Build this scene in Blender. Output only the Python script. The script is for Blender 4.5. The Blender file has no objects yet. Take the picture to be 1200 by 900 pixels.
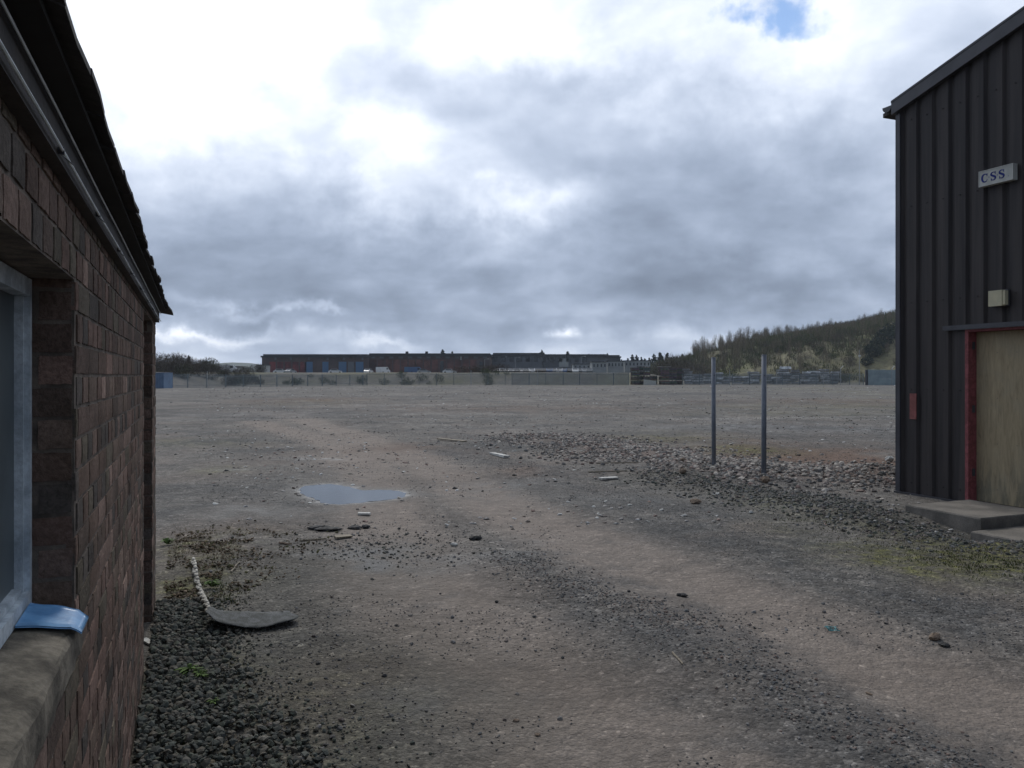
import bpy, math, random
import numpy as np
from mathutils import Vector
random.seed(7); rng = np.random.default_rng(7)
R = math.radians
S = bpy.context.scene
COL = S.collection
# ---------------------------------------------------------------- camera
CH = 1.7; F = 933.0; HY = 440.0
cd = bpy.data.cameras.new("camera"); cam = bpy.data.objects.new("camera", cd); COL.objects.link(cam)
cam.location = (0, 0, CH); cam.rotation_euler = (R(90), 0, 0)
cd.sensor_width = 36; cd.lens = 28.0; cd.shift_y = -10 / 1200.0
cd.clip_start = 0.02; cd.clip_end = 20000
S.camera = cam
S.view_settings.view_transform = 'Standard'; S.view_settings.look = 'None'
S.view_settings.gamma = 1; S.view_settings.exposure = 0.33
S.view_settings.use_curve_mapping = False
# ---------------------------------------------------------------- sun
SUN_AZ, SUN_EL = R(-14), R(46)
sl = bpy.data.lights.new("sun", 'SUN'); sl.energy = 1.2; sl.angle = R(14); sl.color = (1, .95, .87)
so = bpy.data.objects.new("sun", sl); COL.objects.link(so)
sd = Vector((math.sin(SUN_AZ) * math.cos(SUN_EL), math.cos(SUN_AZ) * math.cos(SUN_EL), math.sin(SUN_EL)))
so.rotation_euler = sd.to_track_quat('Z', 'Y').to_euler()
# ---------------------------------------------------------------- sky
W = bpy.data.worlds.new("World"); S.world = W; W.use_nodes = True
nt = W.node_tree; nt.nodes.clear()
def N(nt, typ, **kw):
    n = nt.nodes.new(typ)
    for k, v in kw.items(): setattr(n, k, v)
    return n
def lk(nt, a, b): nt.links.new(a, b)
def setin(nt, sock, v):
    if isinstance(v, bpy.types.NodeSocket): nt.links.new(v, sock)
    else: sock.default_value = v
def M_(nt, op, a, b=0.0, c=None):
    n = N(nt, 'ShaderNodeMath', operation=op); setin(nt, n.inputs[0], a); setin(nt, n.inputs[1], b)
    if c is not None: setin(nt, n.inputs[2], c)
    return n.outputs[0]
def noise(nt, vec, scale, detail=4, rough=.5, dist=0.0):
    n = N(nt, 'ShaderNodeTexNoise'); setin(nt, n.inputs['Vector'], vec)
    n.inputs['Scale'].default_value = scale; n.inputs['Detail'].default_value = detail
    n.inputs['Roughness'].default_value = rough; n.inputs['Distortion'].default_value = dist
    return n.outputs['Fac']
def ramp(nt, fac, stops, interp='LINEAR'):
    n = N(nt, 'ShaderNodeValToRGB'); n.color_ramp.interpolation = interp
    e = n.color_ramp.elements
    while len(e) < len(stops): e.new(0.5)
    for i, (p, c) in enumerate(stops):
        e[i].position = p; e[i].color = (c[0], c[1], c[2], 1) if isinstance(c, (tuple, list)) else (c, c, c, 1)
    setin(nt, n.inputs[0], fac); return n.outputs[0]
def maprange(nt, v, a, b, c=0.0, d=1.0, smooth=True):
    n = N(nt, 'ShaderNodeMapRange'); n.interpolation_type = 'SMOOTHSTEP' if smooth else 'LINEAR'
    setin(nt, n.inputs[0], v)
    for i, q in enumerate((a, b, c, d)): n.inputs[1 + i].default_value = q
    return n.outputs[0]
def mixc(nt, f, a, b, bt='MIX'):
    n = N(nt, 'ShaderNodeMix', data_type='RGBA', blend_type=bt)
    setin(nt, n.inputs[0], f)
    for s, v in ((n.inputs[6], a), (n.inputs[7], b)):
        if isinstance(v, (tuple, list)): s.default_value = (v[0], v[1], v[2], 1)
        else: lk(nt, v, s)
    return n.outputs[2]
def build_world():
    tc = N(nt, 'ShaderNodeTexCoord'); dirv = tc.outputs['Generated']
    sep = N(nt, 'ShaderNodeSeparateXYZ'); lk(nt, dirv, sep.inputs[0])
    x, y, z = sep.outputs
    az = M_(nt, 'ARCTAN2', x, y); zc = M_(nt, 'MAXIMUM', z, 0.0)
    # clouds lie on a level sheet: divide by height above the horizon
    k = M_(nt, 'ADD', zc, 0.34)
    cx = M_(nt, 'DIVIDE', x, k); cy = M_(nt, 'DIVIDE', y, k)
    cv = N(nt, 'ShaderNodeCombineXYZ'); lk(nt, cx, cv.inputs[0]); lk(nt, cy, cv.inputs[1]); cv.inputs[2].default_value = 3.3
    P = cv.outputs[0]
    dn = N(nt, 'ShaderNodeTexNoise'); lk(nt, dirv, dn.inputs['Vector']); dn.inputs['Scale'].default_value = 7; dn.inputs['Detail'].default_value = 6; dn.inputs['Roughness'].default_value = .6
    ds = N(nt, 'ShaderNodeSeparateColor'); lk(nt, dn.outputs['Color'], ds.inputs[0])
    azd = M_(nt, 'ADD', az, M_(nt, 'MULTIPLY', M_(nt, 'SUBTRACT', ds.outputs[0], .5), .30))
    zd = M_(nt, 'ADD', zc, M_(nt, 'MULTIPLY', M_(nt, 'SUBTRACT', ds.outputs[1], .5), .16))
    n1 = noise(nt, P, 2.5, 7, .50, .3)
    n2 = noise(nt, P, 6.5, 6, .5, .2)
    n3 = noise(nt, dirv, 14.0, 6, .55)
    zsrt = M_(nt, 'SQRT', zd)
    base = ramp(nt, M_(nt, 'MAXIMUM', zsrt, 0), [(0, .62), (.13, .66), (.20, .50), (.27, .40), (.36, .41), (.43, .48), (.50, .56), (.60, .68), (.75, .80), (1, .72)])
    lg = M_(nt, 'LOGARITHM', M_(nt, 'MAXIMUM', base, .05), math.e)
    t = M_(nt, 'MULTIPLY', M_(nt, 'SUBTRACT', n1, .5), 1.25)
    t = M_(nt, 'ADD', t, M_(nt, 'MULTIPLY', M_(nt, 'SUBTRACT', n2, .5), .85))
    t = M_(nt, 'ADD', t, M_(nt, 'MULTIPLY', M_(nt, 'SUBTRACT', n3, .5), .4))
    lg = M_(nt, 'ADD', lg, t)
    # large bright breaks and dark masses of the cloud deck (pixel centre -> direction)
    def blob(px, py, rx, ry, amp, a_=azd, z_=zd):
        u = (px - 600) / F; v = (HY - py) / F; L = math.sqrt(1 + u * u + v * v)
        da = M_(nt, 'DIVIDE', M_(nt, 'SUBTRACT', a_, math.atan(u)), rx / F)
        dz = M_(nt, 'DIVIDE', M_(nt, 'SUBTRACT', z_, v / L), ry / F)
        q = M_(nt, 'ADD', M_(nt, 'MULTIPLY', da, da), M_(nt, 'MULTIPLY', dz, dz))
        return M_(nt, 'MULTIPLY', M_(nt, 'EXPONENT', M_(nt, 'MULTIPLY', q, -1.0)), amp)
    blobs = [(590, 245, 130, 30, .42), (450, 190, 80, 45, .45), (230, 120, 110, 90, .32), (150, 40, 200, 60, .3),
             (330, 270, 170, 60, -.28), (900, 250, 170, 70, -.30), (690, 150, 120, 50, -.25), (560, 345, 400, 26, -.15), (520, 120, 200, 30, -.12), (380, 90, 60, 30, -.15),
             (250, 398, 90, 10, .75), (655, 386, 24, 12, .85), (450, 402, 60, 9, .6), (300, 352, 60, 8, .45), (380, 358, 30, 6, .5), (620, 245, 60, 14, .15), (980, 90, 120, 60, .3),
             (700, 20, 300, 50, .25), (880, 330, 150, 22, -.25), (200, 300, 90, 50, -.12), (820, 395, 120, 12, .25), (610, 70, 60, 26, -.25)]
    for b in blobs: lg = M_(nt, 'ADD', lg, blob(*b))
    lg = M_(nt, 'ADD', lg, maprange(nt, y, .35, -.35, 0.0, -.85))  # unseen sky behind the camera, darkened to dim the faces turned towards it
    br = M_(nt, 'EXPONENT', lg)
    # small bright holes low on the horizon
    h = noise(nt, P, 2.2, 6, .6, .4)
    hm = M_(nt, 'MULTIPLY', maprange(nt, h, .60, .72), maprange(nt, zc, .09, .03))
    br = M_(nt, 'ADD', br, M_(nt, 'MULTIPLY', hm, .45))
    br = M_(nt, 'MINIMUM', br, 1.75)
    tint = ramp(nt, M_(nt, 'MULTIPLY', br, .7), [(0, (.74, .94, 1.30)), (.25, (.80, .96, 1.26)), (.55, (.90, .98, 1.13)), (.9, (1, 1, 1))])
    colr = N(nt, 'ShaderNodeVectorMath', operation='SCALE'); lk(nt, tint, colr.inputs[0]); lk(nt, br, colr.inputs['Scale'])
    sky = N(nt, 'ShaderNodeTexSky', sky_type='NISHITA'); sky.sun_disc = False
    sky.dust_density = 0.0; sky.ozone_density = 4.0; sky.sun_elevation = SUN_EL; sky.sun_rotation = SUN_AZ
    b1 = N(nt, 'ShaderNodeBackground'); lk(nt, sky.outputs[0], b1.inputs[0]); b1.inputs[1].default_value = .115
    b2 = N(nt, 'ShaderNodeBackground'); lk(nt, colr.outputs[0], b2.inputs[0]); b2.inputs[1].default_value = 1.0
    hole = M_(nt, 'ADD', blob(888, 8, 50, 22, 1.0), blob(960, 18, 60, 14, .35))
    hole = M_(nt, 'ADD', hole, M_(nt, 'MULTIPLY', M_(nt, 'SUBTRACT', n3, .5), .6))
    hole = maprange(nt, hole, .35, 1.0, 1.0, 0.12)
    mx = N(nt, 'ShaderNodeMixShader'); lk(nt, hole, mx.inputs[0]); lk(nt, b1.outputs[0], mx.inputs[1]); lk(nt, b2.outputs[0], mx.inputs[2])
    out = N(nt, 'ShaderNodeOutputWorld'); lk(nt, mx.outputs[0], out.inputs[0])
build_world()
W.cycles.sampling_method = 'MANUAL'; W.cycles.sample_map_resolution = 512
# ================================================================ helpers
def tag(o, label=None, cat=None, group=None, kind=None):
    if label: o['label'] = label
    if cat: o['category'] = cat
    if group: o['group'] = group
    if kind: o['kind'] = kind
    return o
def empty(name, loc, rz=0.0, **kw):
    o = bpy.data.objects.new(name, None); COL.objects.link(o); o.location = loc; o.rotation_euler.z = rz
    o.empty_display_size = .1
    return tag(o, **kw)
def link(name, me, parent=None):
    o = bpy.data.objects.new(name, me); COL.objects.link(o)
    if parent is not None: o.parent = parent
    return o
def copy_tree(o, parent=None):
    c = o.copy(); COL.objects.link(c); c.parent = parent
    for ch in list(o.children): copy_tree(ch, c)
    return c
MATS = {}
def pmat(name, col, rough=.8, col2=None, scale=6.0, detail=6, bump=0.0, bscale=40.0, metal=0.0, attr=None, stretch=(1, 1, 1), spec=.3, fine=0.0, lo=.35, hi=.65):
    """procedural material: base colour varied by noise, optional bump, optional per-item colour attribute"""
    m = bpy.data.materials.new(name); m.use_nodes = True; t = m.node_tree
    b = t.nodes['Principled BSDF']; b.inputs['Roughness'].default_value = rough; b.inputs['Metallic'].default_value = metal
    b.inputs['Specular IOR Level'].default_value = spec
    tc = N(t, 'ShaderNodeTexCoord'); mp = N(t, 'ShaderNodeMapping'); lk(t, tc.outputs['Object'], mp.inputs[0])
    mp.inputs['Scale'].default_value = stretch; v = mp.outputs[0]
    c2 = col2 if col2 else tuple(c * .7 for c in col)
    f = maprange(t, noise(t, v, scale, detail, .6), lo, hi)
    c = mixc(t, f, c2, col)
    if attr:
        a = N(t, 'ShaderNodeAttribute'); a.attribute_name = attr
        c = mixc(t, 1.0, c, a.outputs['Color'], 'MULTIPLY')
    if fine:
        g = maprange(t, noise(t, v, bscale, 3, .7), .3, .7, 1 - fine, 1 + fine)
        sc = N(t, 'ShaderNodeVectorMath', operation='SCALE'); lk(t, c, sc.inputs[0]); lk(t, g, sc.inputs['Scale']); c = sc.outputs[0]
    lk(t, c, b.inputs['Base Color'])
    if bump:
        bn = N(t, 'ShaderNodeBump'); bn.inputs['Strength'].default_value = 1; bn.inputs['Distance'].default_value = bump
        lk(t, noise(t, v, bscale, 5, .65), bn.inputs['Height']); lk(t, bn.outputs[0], b.inputs['Normal'])
    MATS[name] = m; return m
def glassmat(name, col, rough=.12):
    m = bpy.data.materials.new(name); m.use_nodes = True; b = m.node_tree.nodes['Principled BSDF']
    b.inputs['Base Color'].default_value = (*col, 1); b.inputs['Roughness'].default_value = rough; b.inputs['Specular IOR Level'].default_value = .6
    MATS[name] = m; return m
class MB:
    def __init__(s): s.v = []; s.f = []; s.m = []; s.c = []
    def add(s, vs, fs, mi=0, col=None):
        n = len(s.v); s.v += [tuple(p) for p in vs]; s.f += [tuple(i + n for i in f) for f in fs]
        s.m += [mi] * len(fs); s.c += [col or (1, 1, 1)] * len(vs)
    def box(s, c, d, rz=0.0, mi=0, col=None, rx=0.0, ry=0.0, jit=0.0):
        cx, cy, cz = c; hx, hy, hz = d[0] / 2, d[1] / 2, d[2] / 2; vs = []
        cr, sr = math.cos(rz), math.sin(rz); cX, sX = math.cos(rx), math.sin(rx); cY, sY = math.cos(ry), math.sin(ry)
        for dx, dy, dz in ((-1, -1, -1), (1, -1, -1), (1, 1, -1), (-1, 1, -1), (-1, -1, 1), (1, -1, 1), (1, 1, 1), (-1, 1, 1)):
            x, y, z = dx * hx, dy * hy, dz * hz
            y, z = y * cX - z * sX, y * sX + z * cX; x, z = x * cY + z * sY, -x * sY + z * cY
            x, y = x * cr - y * sr, x * sr + y * cr
            if jit: x += random.uniform(-jit, jit); y += random.uniform(-jit, jit); z += random.uniform(-jit, jit)
            vs.append((cx + x, cy + y, cz + z))
        s.add(vs, [(0, 3, 2, 1), (4, 5, 6, 7), (0, 1, 5, 4), (1, 2, 6, 5), (2, 3, 7, 6), (3, 0, 4, 7)], mi, col)
    def bar(s, a, b, r, n=6, r2=None, mi=0, col=None, cap=True):
        a = Vector(a); b = Vector(b); r2 = r if r2 is None else r2; d = (b - a)
        if d.length < 1e-6: return
        d.normalize(); u = d.orthogonal().normalized(); w = d.cross(u); vs = []
        for p, rr in ((a, r), (b, r2)):
            for i in range(n):
                t = 2 * math.pi * i / n; vs.append(p + (u * math.cos(t) + w * math.sin(t)) * rr)
        fs = [(i, (i + 1) % n, n + (i + 1) % n, n + i) for i in range(n)]
        if cap: fs += [tuple(range(n))[::-1], tuple(range(n, 2 * n))]
        s.add(vs, fs, mi, col)
    def prism(s, pts, z0, z1, mi=0, col=None):
        n = len(pts); vs = [(p[0], p[1], z0) for p in pts] + [(p[0], p[1], z1) for p in pts]
        s.add(vs, [tuple(range(n))[::-1], tuple(range(n, 2 * n))] + [(i, (i + 1) % n, n + (i + 1) % n, n + i) for i in range(n)], mi, col)
    def xf(s, fn): s.v = [tuple(fn(*p)) for p in s.v]; return s
    def build(s, name, mats, parent=None, smooth=False):
        me = bpy.data.meshes.new(name); me.from_pydata(s.v, [], s.f)
        if not isinstance(mats, (list, tuple)): mats = [mats]
        for m in mats: me.materials.append(m)
        me.polygons.foreach_set('material_index', s.m)
        if smooth: me.polygons.foreach_set('use_smooth', [True] * len(s.f))
        ca = me.color_attributes.new('tone', 'FLOAT_COLOR', 'POINT')
        ca.data.foreach_set('color', np.array([(*c, 1) for c in s.c], dtype=np.float32).ravel())
        me.update(); return link(name, me, parent)
def fastmesh(name, V, Fc, mat, C=None, smooth=False, parent=None):
    me = bpy.data.meshes.new(name); nv, nf, k = len(V), len(Fc), Fc.shape[1]
    me.vertices.add(nv); me.vertices.foreach_set('co', V.astype(np.float32).ravel())
    me.loops.add(nf * k); me.loops.foreach_set('vertex_index', Fc.astype(np.int32).ravel())
    me.polygons.add(nf); me.polygons.foreach_set('loop_start', np.arange(0, nf * k, k, dtype=np.int32))
    me.polygons.foreach_set('loop_total', np.full(nf, k, dtype=np.int32))
    me.polygons.foreach_set('use_smooth', np.full(nf, smooth))
    me.materials.append(mat); me.update(calc_edges=True)
    if C is not None:
        for nm, arr in C.items():
            ca = me.color_attributes.new(nm, 'FLOAT_COLOR', 'POINT')
            ca.data.foreach_set('color', np.hstack([arr, np.ones((nv, 1))]).astype(np.float32).ravel())
    me.validate(); return link(name, me, parent)
# value noise
_T = rng.random((256, 256))
def vn(x, y):
    xi = np.floor(x).astype(int); yi = np.floor(y).astype(int); fx = x - xi; fy = y - yi
    fx = fx * fx * (3 - 2 * fx); fy = fy * fy * (3 - 2 * fy)
    a = _T[xi & 255, yi & 255]; b = _T[(xi + 1) & 255, yi & 255]; c = _T[xi & 255, (yi + 1) & 255]; d = _T[(xi + 1) & 255, (yi + 1) & 255]
    return (a * (1 - fx) + b * fx) * (1 - fy) + (c * (1 - fx) + d * fx) * fy
def fbm(x, y, s, o=4):
    r = 0; a = .5; t = 0
    for i in range(o):
        r = r + a * vn(x * s + 17.3 * i, y * s - 9.1 * i); t += a; a *= .5; s *= 2.03
    return r / t
def ss(a, b, v):
    t = np.clip((v - a) / (b - a), 0, 1); return t * t * (3 - 2 * t)
def g2(px, py, z=0.0):
    D = F * (CH - z) / (py - HY); return ((px - 600) / F * D, D)
def at(px, D): return (px - 600) / F * D
def zt(py, D): return CH + (HY - py) / F * D
def seg_dist(x, y, pts):
    d = np.full(np.shape(x), 1e9)
    for (ax, ay), (bx, by) in zip(pts[:-1], pts[1:]):
        vx, vy = bx - ax, by - ay; t = np.clip(((x - ax) * vx + (y - ay) * vy) / (vx * vx + vy * vy), 0, 1)
        d = np.minimum(d, np.hypot(x - ax - t * vx, y - ay - t * vy))
    return d
K = .402; UX, UY = -.373, .928; OX, OY = .928, .373     # building axis shared by both sheds
WALLX = -.276
def wl(s, off, z=0.0): return (WALLX + UX * s + OX * off, UY * s + OY * off, z)   # along the brick wall
CX0, CY0 = 5.69, 11.75
def sh(t, off, z=0.0): return (CX0 - UX * t - OX * off, CY0 - UY * t - OY * off, z)  # along the shed gable, off = out of wall towards road
# ================================================================ ground
trackA = [g2(*p) for p in ((1500, 960), (1250, 860), (1000, 762), (850, 702), (700, 640), (600, 600), (535, 565), (470, 530), (400, 505), (330, 485))]
trackB = [g2(*p) for p in ((850, 1000), (700, 870), (600, 785), (520, 715), (470, 655), (450, 610), (440, 560), (400, 520), (300, 495))]
midg = [g2(*p) for p in ((1250, 1000), (1100, 905), (940, 820), (850, 765), (760, 720), (680, 690), (600, 655))]
darkR = [g2(*p) for p in ((1300, 760), (1200, 735), (1050, 690), (900, 640), (780, 600), (700, 572), (600, 545), (540, 530))]
berm = [g2(*p) for p in ((640, 513), (690, 521), (760, 533), (850, 548), (930, 556), (1045, 556))]
verge = [g2(*p) for p in ((1280, 640), (1150, 630), (1040, 612), (960, 592), (860, 575), (780, 560))]
puddle_px = [(352, 574), (360, 569.5), (385, 567.5), (405, 569.5), (424, 574), (450, 574), (470, 576.5), (475, 580.5), (458, 585), (430, 588), (400, 590.5), (378, 589), (369, 584), (357, 579)]
puddle = [g2(px, py, -.02) for px, py in puddle_px]
PC = (sum(p[0] for p in puddle) / len(puddle), sum(p[1] for p in puddle) / len(puddle))
def poly_sd(x, y, pts):
    d = seg_dist(x, y, pts + [pts[0]]); ins = np.zeros(np.shape(x), bool); n = len(pts)
    for i in range(n):
        (ax, ay), (bx, by) = pts[i], pts[(i + 1) % n]
        c = ((ay > y) != (by > y)) & (x < (bx - ax) * (y - ay) / (by - ay + 1e-12) + ax); ins ^= c
    return np.where(ins, -d, d)
def blobm(x, y, px, py, rx, ry):
    cx, cy = g2(px, py); return np.exp(-(((x - cx) / rx) ** 2 + ((y - cy) / ry) ** 2))
def hill_r(x): return np.interp(x, [30, 46, 64, 84, 111, 125, 167, 260, 420, 600], [0, 3.0, 9.6, 13.2, 18.6, 21.8, 31, 40, 30, 0])
def hill_z(x, y):
    r = hill_r(x) * ss(182, 262, y + 14 * (fbm(x, y, .02, 3) - .5)) * (1 - .75 * ss(284, 440, y))
    n = (fbm(x, y, .035, 4) - .5) * 5.0 + (fbm(x, y, .15, 3) - .5) * 1.4
    return r + n * ss(0, 6, r) - 1.5
def Hf(x, y):
    x = np.asarray(x, float); y = np.asarray(y, float)
    near = 1 - ss(60, 120, y)
    z = (fbm(x, y, .35, 3) - .5) * .10 * ss(5, 14, y) * near + (fbm(x, y, 2.5, 3) - .5) * .030 * near
    z += (fbm(x, y, .06, 3) - .5) * .35 * ss(25, 60, y) * (1 - ss(100, 135, y))
    wob = (fbm(x, y, .8, 3) - .5) * .5
    z -= .030 * np.exp(-(seg_dist(x, y, trackA) / .38) ** 2) + .026 * np.exp(-(seg_dist(x, y, trackB) / .38) ** 2)
    z += .028 * np.exp(-((seg_dist(x, y, midg) + wob * .3) / .28) ** 2)
    b = np.exp(-((seg_dist(x, y, berm) + wob) / .8) ** 2); z += b * (.09 + .09 * (fbm(x, y, 1.6, 4) - .5))
    v = np.exp(-((seg_dist(x, y, verge) + wob * .6) / .7) ** 2); z += v * (.06 + .10 * (fbm(x, y, 2.2, 4) - .5))
    z -= .20 * np.exp(-(((x - 5.3) / .9) ** 2 + ((y - 8.9) / .9) ** 2))
    z += .06 * blobm(x, y, 235, 655, .55, .9) * (.4 + fbm(x, y, 3, 3)) + .05 * blobm(x, y, 420, 640, .8, .7) * (fbm(x, y, 3, 3) - .2)
    z += .18 * blobm(x, y, 350, 471, 3.0, 5.0) * fbm(x, y, .8, 3) + .2 * blobm(x, y, 1000, 470, 8, 4) * fbm(x, y, .5, 3)
    pd = poly_sd(x, y, puddle); z = np.where(pd < .6, z * ss(.0, .6, pd) + (-.022 + .022 * ss(-.03, .5, pd)) * (1 - ss(0, .6, pd)) - .03 * (1 - ss(-.12, .015, pd)), z)
    z += 2.3 * ss(147, 160, y) * (1 - ss(24, 40, x)) * (1 + .08 * (fbm(x, y, .1, 2) - .5))
    z += 2.3 * ss(108, 125, y) * ss(-46, -60, x) * (1 - ss(147, 160, y))
    return z
def gz(x, y): return float(Hf(np.array([x]), np.array([y]))[0])
def axis(core0, core1, step, lo, hi, g):
    a = list(np.arange(core0, core1, step)); s = step; v = a[-1]
    while v < hi: s *= g; v += s; a.append(v)
    s = step; v = core0; b = []
    while v > lo: s *= g; v -= s; b.append(v)
    return np.array(b[::-1] + a)
xs = axis(-4.6, 6.6, .042, -2100, 2100, 1.045)
ys = [-500, -200, -80, -35, -16, -8, -4, -2, -.8, 0, .6, 1.1, 1.6, 2.1, 2.5, 2.8]; v = 3.0
while v < 200: ys.append(v); v += .0095 * v + .004
while v < 2250: ys.append(v); v *= 1.12
ys = np.array(ys)
GX, GY = np.meshgrid(xs, ys); gx = GX.ravel(); gy = GY.ravel(); gzv = Hf(gx, gy)
nx, ny = len(xs), len(ys)
i, j = np.meshgrid(np.arange(nx - 1), np.arange(ny - 1)); a = (j * nx + i).ravel()
GF = np.stack([a, a + 1, a + nx + 1, a + nx], 1)
w1 = fbm(gx, gy, 1.1, 4) - .5; w2 = fbm(gx, gy, .3, 4) - .5; w3 = fbm(gx + 50, gy, .12, 4) - .5; w4 = fbm(gx, gy + 33, 4.0, 3) - .5
def band(pts, w, wob=.7): return np.clip(1.35 * np.exp(-((seg_dist(gx, gy, pts) + w1 * wob) / w) ** 2), 0, 1)
track = np.clip(np.maximum(band(trackA, .62), band(trackB, .62)) + w1 * .7 + ss(.02, .2, w2) * .3 * ss(9, 16, gy), 0, 1)
w5 = fbm(gx, gy, 9.0, 3) - .5
grav = np.clip(np.maximum(.45 * band(midg, .36, 1.1), .5 * band(darkR, .65, 1.1)) + w4 * .6 + w5 * .9 - .1, 0, 1) + .5 * ss(.05, .2, w3) * ss(12, 30, gy)
moss = np.zeros_like(gx)
for b in ((235, 650, .5, .9, 1), (250, 690, .35, .35, 1.3), (262, 551, .5, .5, .7), (215, 519, 1.5, 1.2, .6), (880, 527, 1.0, 1.1, 1.3), (1110, 655, .8, .7, 1.3), (1160, 640, .6, .8, 1.2), (1060, 650, .5, .6, .9),
          (1000, 620, .8, .9, .5), (905, 590, .5, .5, .5), (790, 512, 1.6, 2, .6), (950, 485, 6, 3, .4), (990, 476, 8, 5, .5), (370, 472, 3, 5, .3), (300, 860, .6, 1.0, .1), (420, 850, .6, .7, .1), (230, 790, .3, .5, .5)):
    moss += b[4] * blobm(gx, gy, *b[:4])
moss = np.clip(moss * (.75 + 2.2 * w1 + 1.6 * w4), 0, 1) + .75 * ss(.03, .16, w2) * ss(18, 50, gy) * ss(0, 60, gx)
bankv = np.clip(.35 + 2.2 * (fbm(gx, gy, .16, 4) - .42), .15, 1)
moss = np.maximum(moss, bankv * ss(118, 152, gy) * .9 * (1 - ss(24, 34, gx)) + bankv * ss(150, 175, gy) * .9)
rust = np.zeros_like(gx)
for b in ((1000, 545, 1.8, 1.9, 1.5), (930, 530, 2, 2.2, 1.0), (840, 515, 2, 2, .4), (480, 525, 1.4, 1.6, .35), (360, 470, 4, 6, .8), (620, 478, 7, 5, .4), (240, 640, .7, 1.1, .6), (990, 470, 12, 8, .5), (620, 555, .8, .9, .45)):
    rust += b[4] * blobm(gx, gy, *b[:4])
rust = np.clip(rust * (.8 + 2 * w1), 0, 1)
pale = np.zeros_like(gx)
pdist = poly_sd(gx, gy, puddle); pale += 1.2 * np.exp(-((pdist - .03) / .045) ** 2) * (.6 + 2.5 * w4)
for b in ((372, 537, .55, .35, 1.0), (280, 551, .6, .15, .6), (610, 640, .35, .7, .22), (570, 655, .5, .5, .2), (1010, 505, 3, 1.0, .5), (890, 490, 8, 1.1, .4), (700, 467, 9, 1.6, .35), (215, 492, 2.5, .8, .5), (480, 475, 6, 1.5, .3)):
    pale += b[4] * blobm(gx, gy, *b[:4]) * (.6 + 3 * w4)
pale = np.clip(pale + .35 * ss(.12, .25, w4 + .6 * w2) * ss(14, 30, gy) * (1 - ss(100, 140, gy)), 0, 1)
rub = np.clip(1.2 * np.exp(-((seg_dist(gx, gy, berm) + w1) / .85) ** 2) + w1, 0, 1) * (gy < 60)
olive = np.clip(1.1 * blobm(gx, gy, 330, 860, 1.1, 1.6) + .8 * blobm(gx, gy, 330, 680, 1.0, 1.5) + .9 * np.exp(-((seg_dist(gx, gy, verge) + w1 * .6) / .9) ** 2) + w1 * .8, 0, 1)
damp = np.zeros_like(gx)
for b in ((420, 645, .9, .7, .7), (460, 660, .5, .5, .5), (340, 600, .9, .8, .3), (540, 575, 1.2, .7, .35), (380, 560, 1.3, 1.6, .2), (620, 565, 1.0, .6, .45), (950, 590, 1.0, 1.0, .5), (850, 575, 1.2, .8, .4), (700, 585, 1.0, .6, .4), (500, 820, .35, .35, .45), (560, 870, .5, .25, .4), (330, 455, 6, 6, .3), (540, 486, 6, 2, .3), (850, 500, 6, 2, .45), (250, 600, .8, .9, .25), (230, 760, .6, 1.2, .4)):
    damp += b[4] * blobm(gx, gy, *b[:4])
damp = np.clip(damp * (.8 + 2.0 * w1 + 2.2 * w4), 0, .8); damp = np.maximum(damp, .75 * np.exp(-(np.maximum(pdist + .12 * w1, 0) / .28) ** 2))
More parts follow.
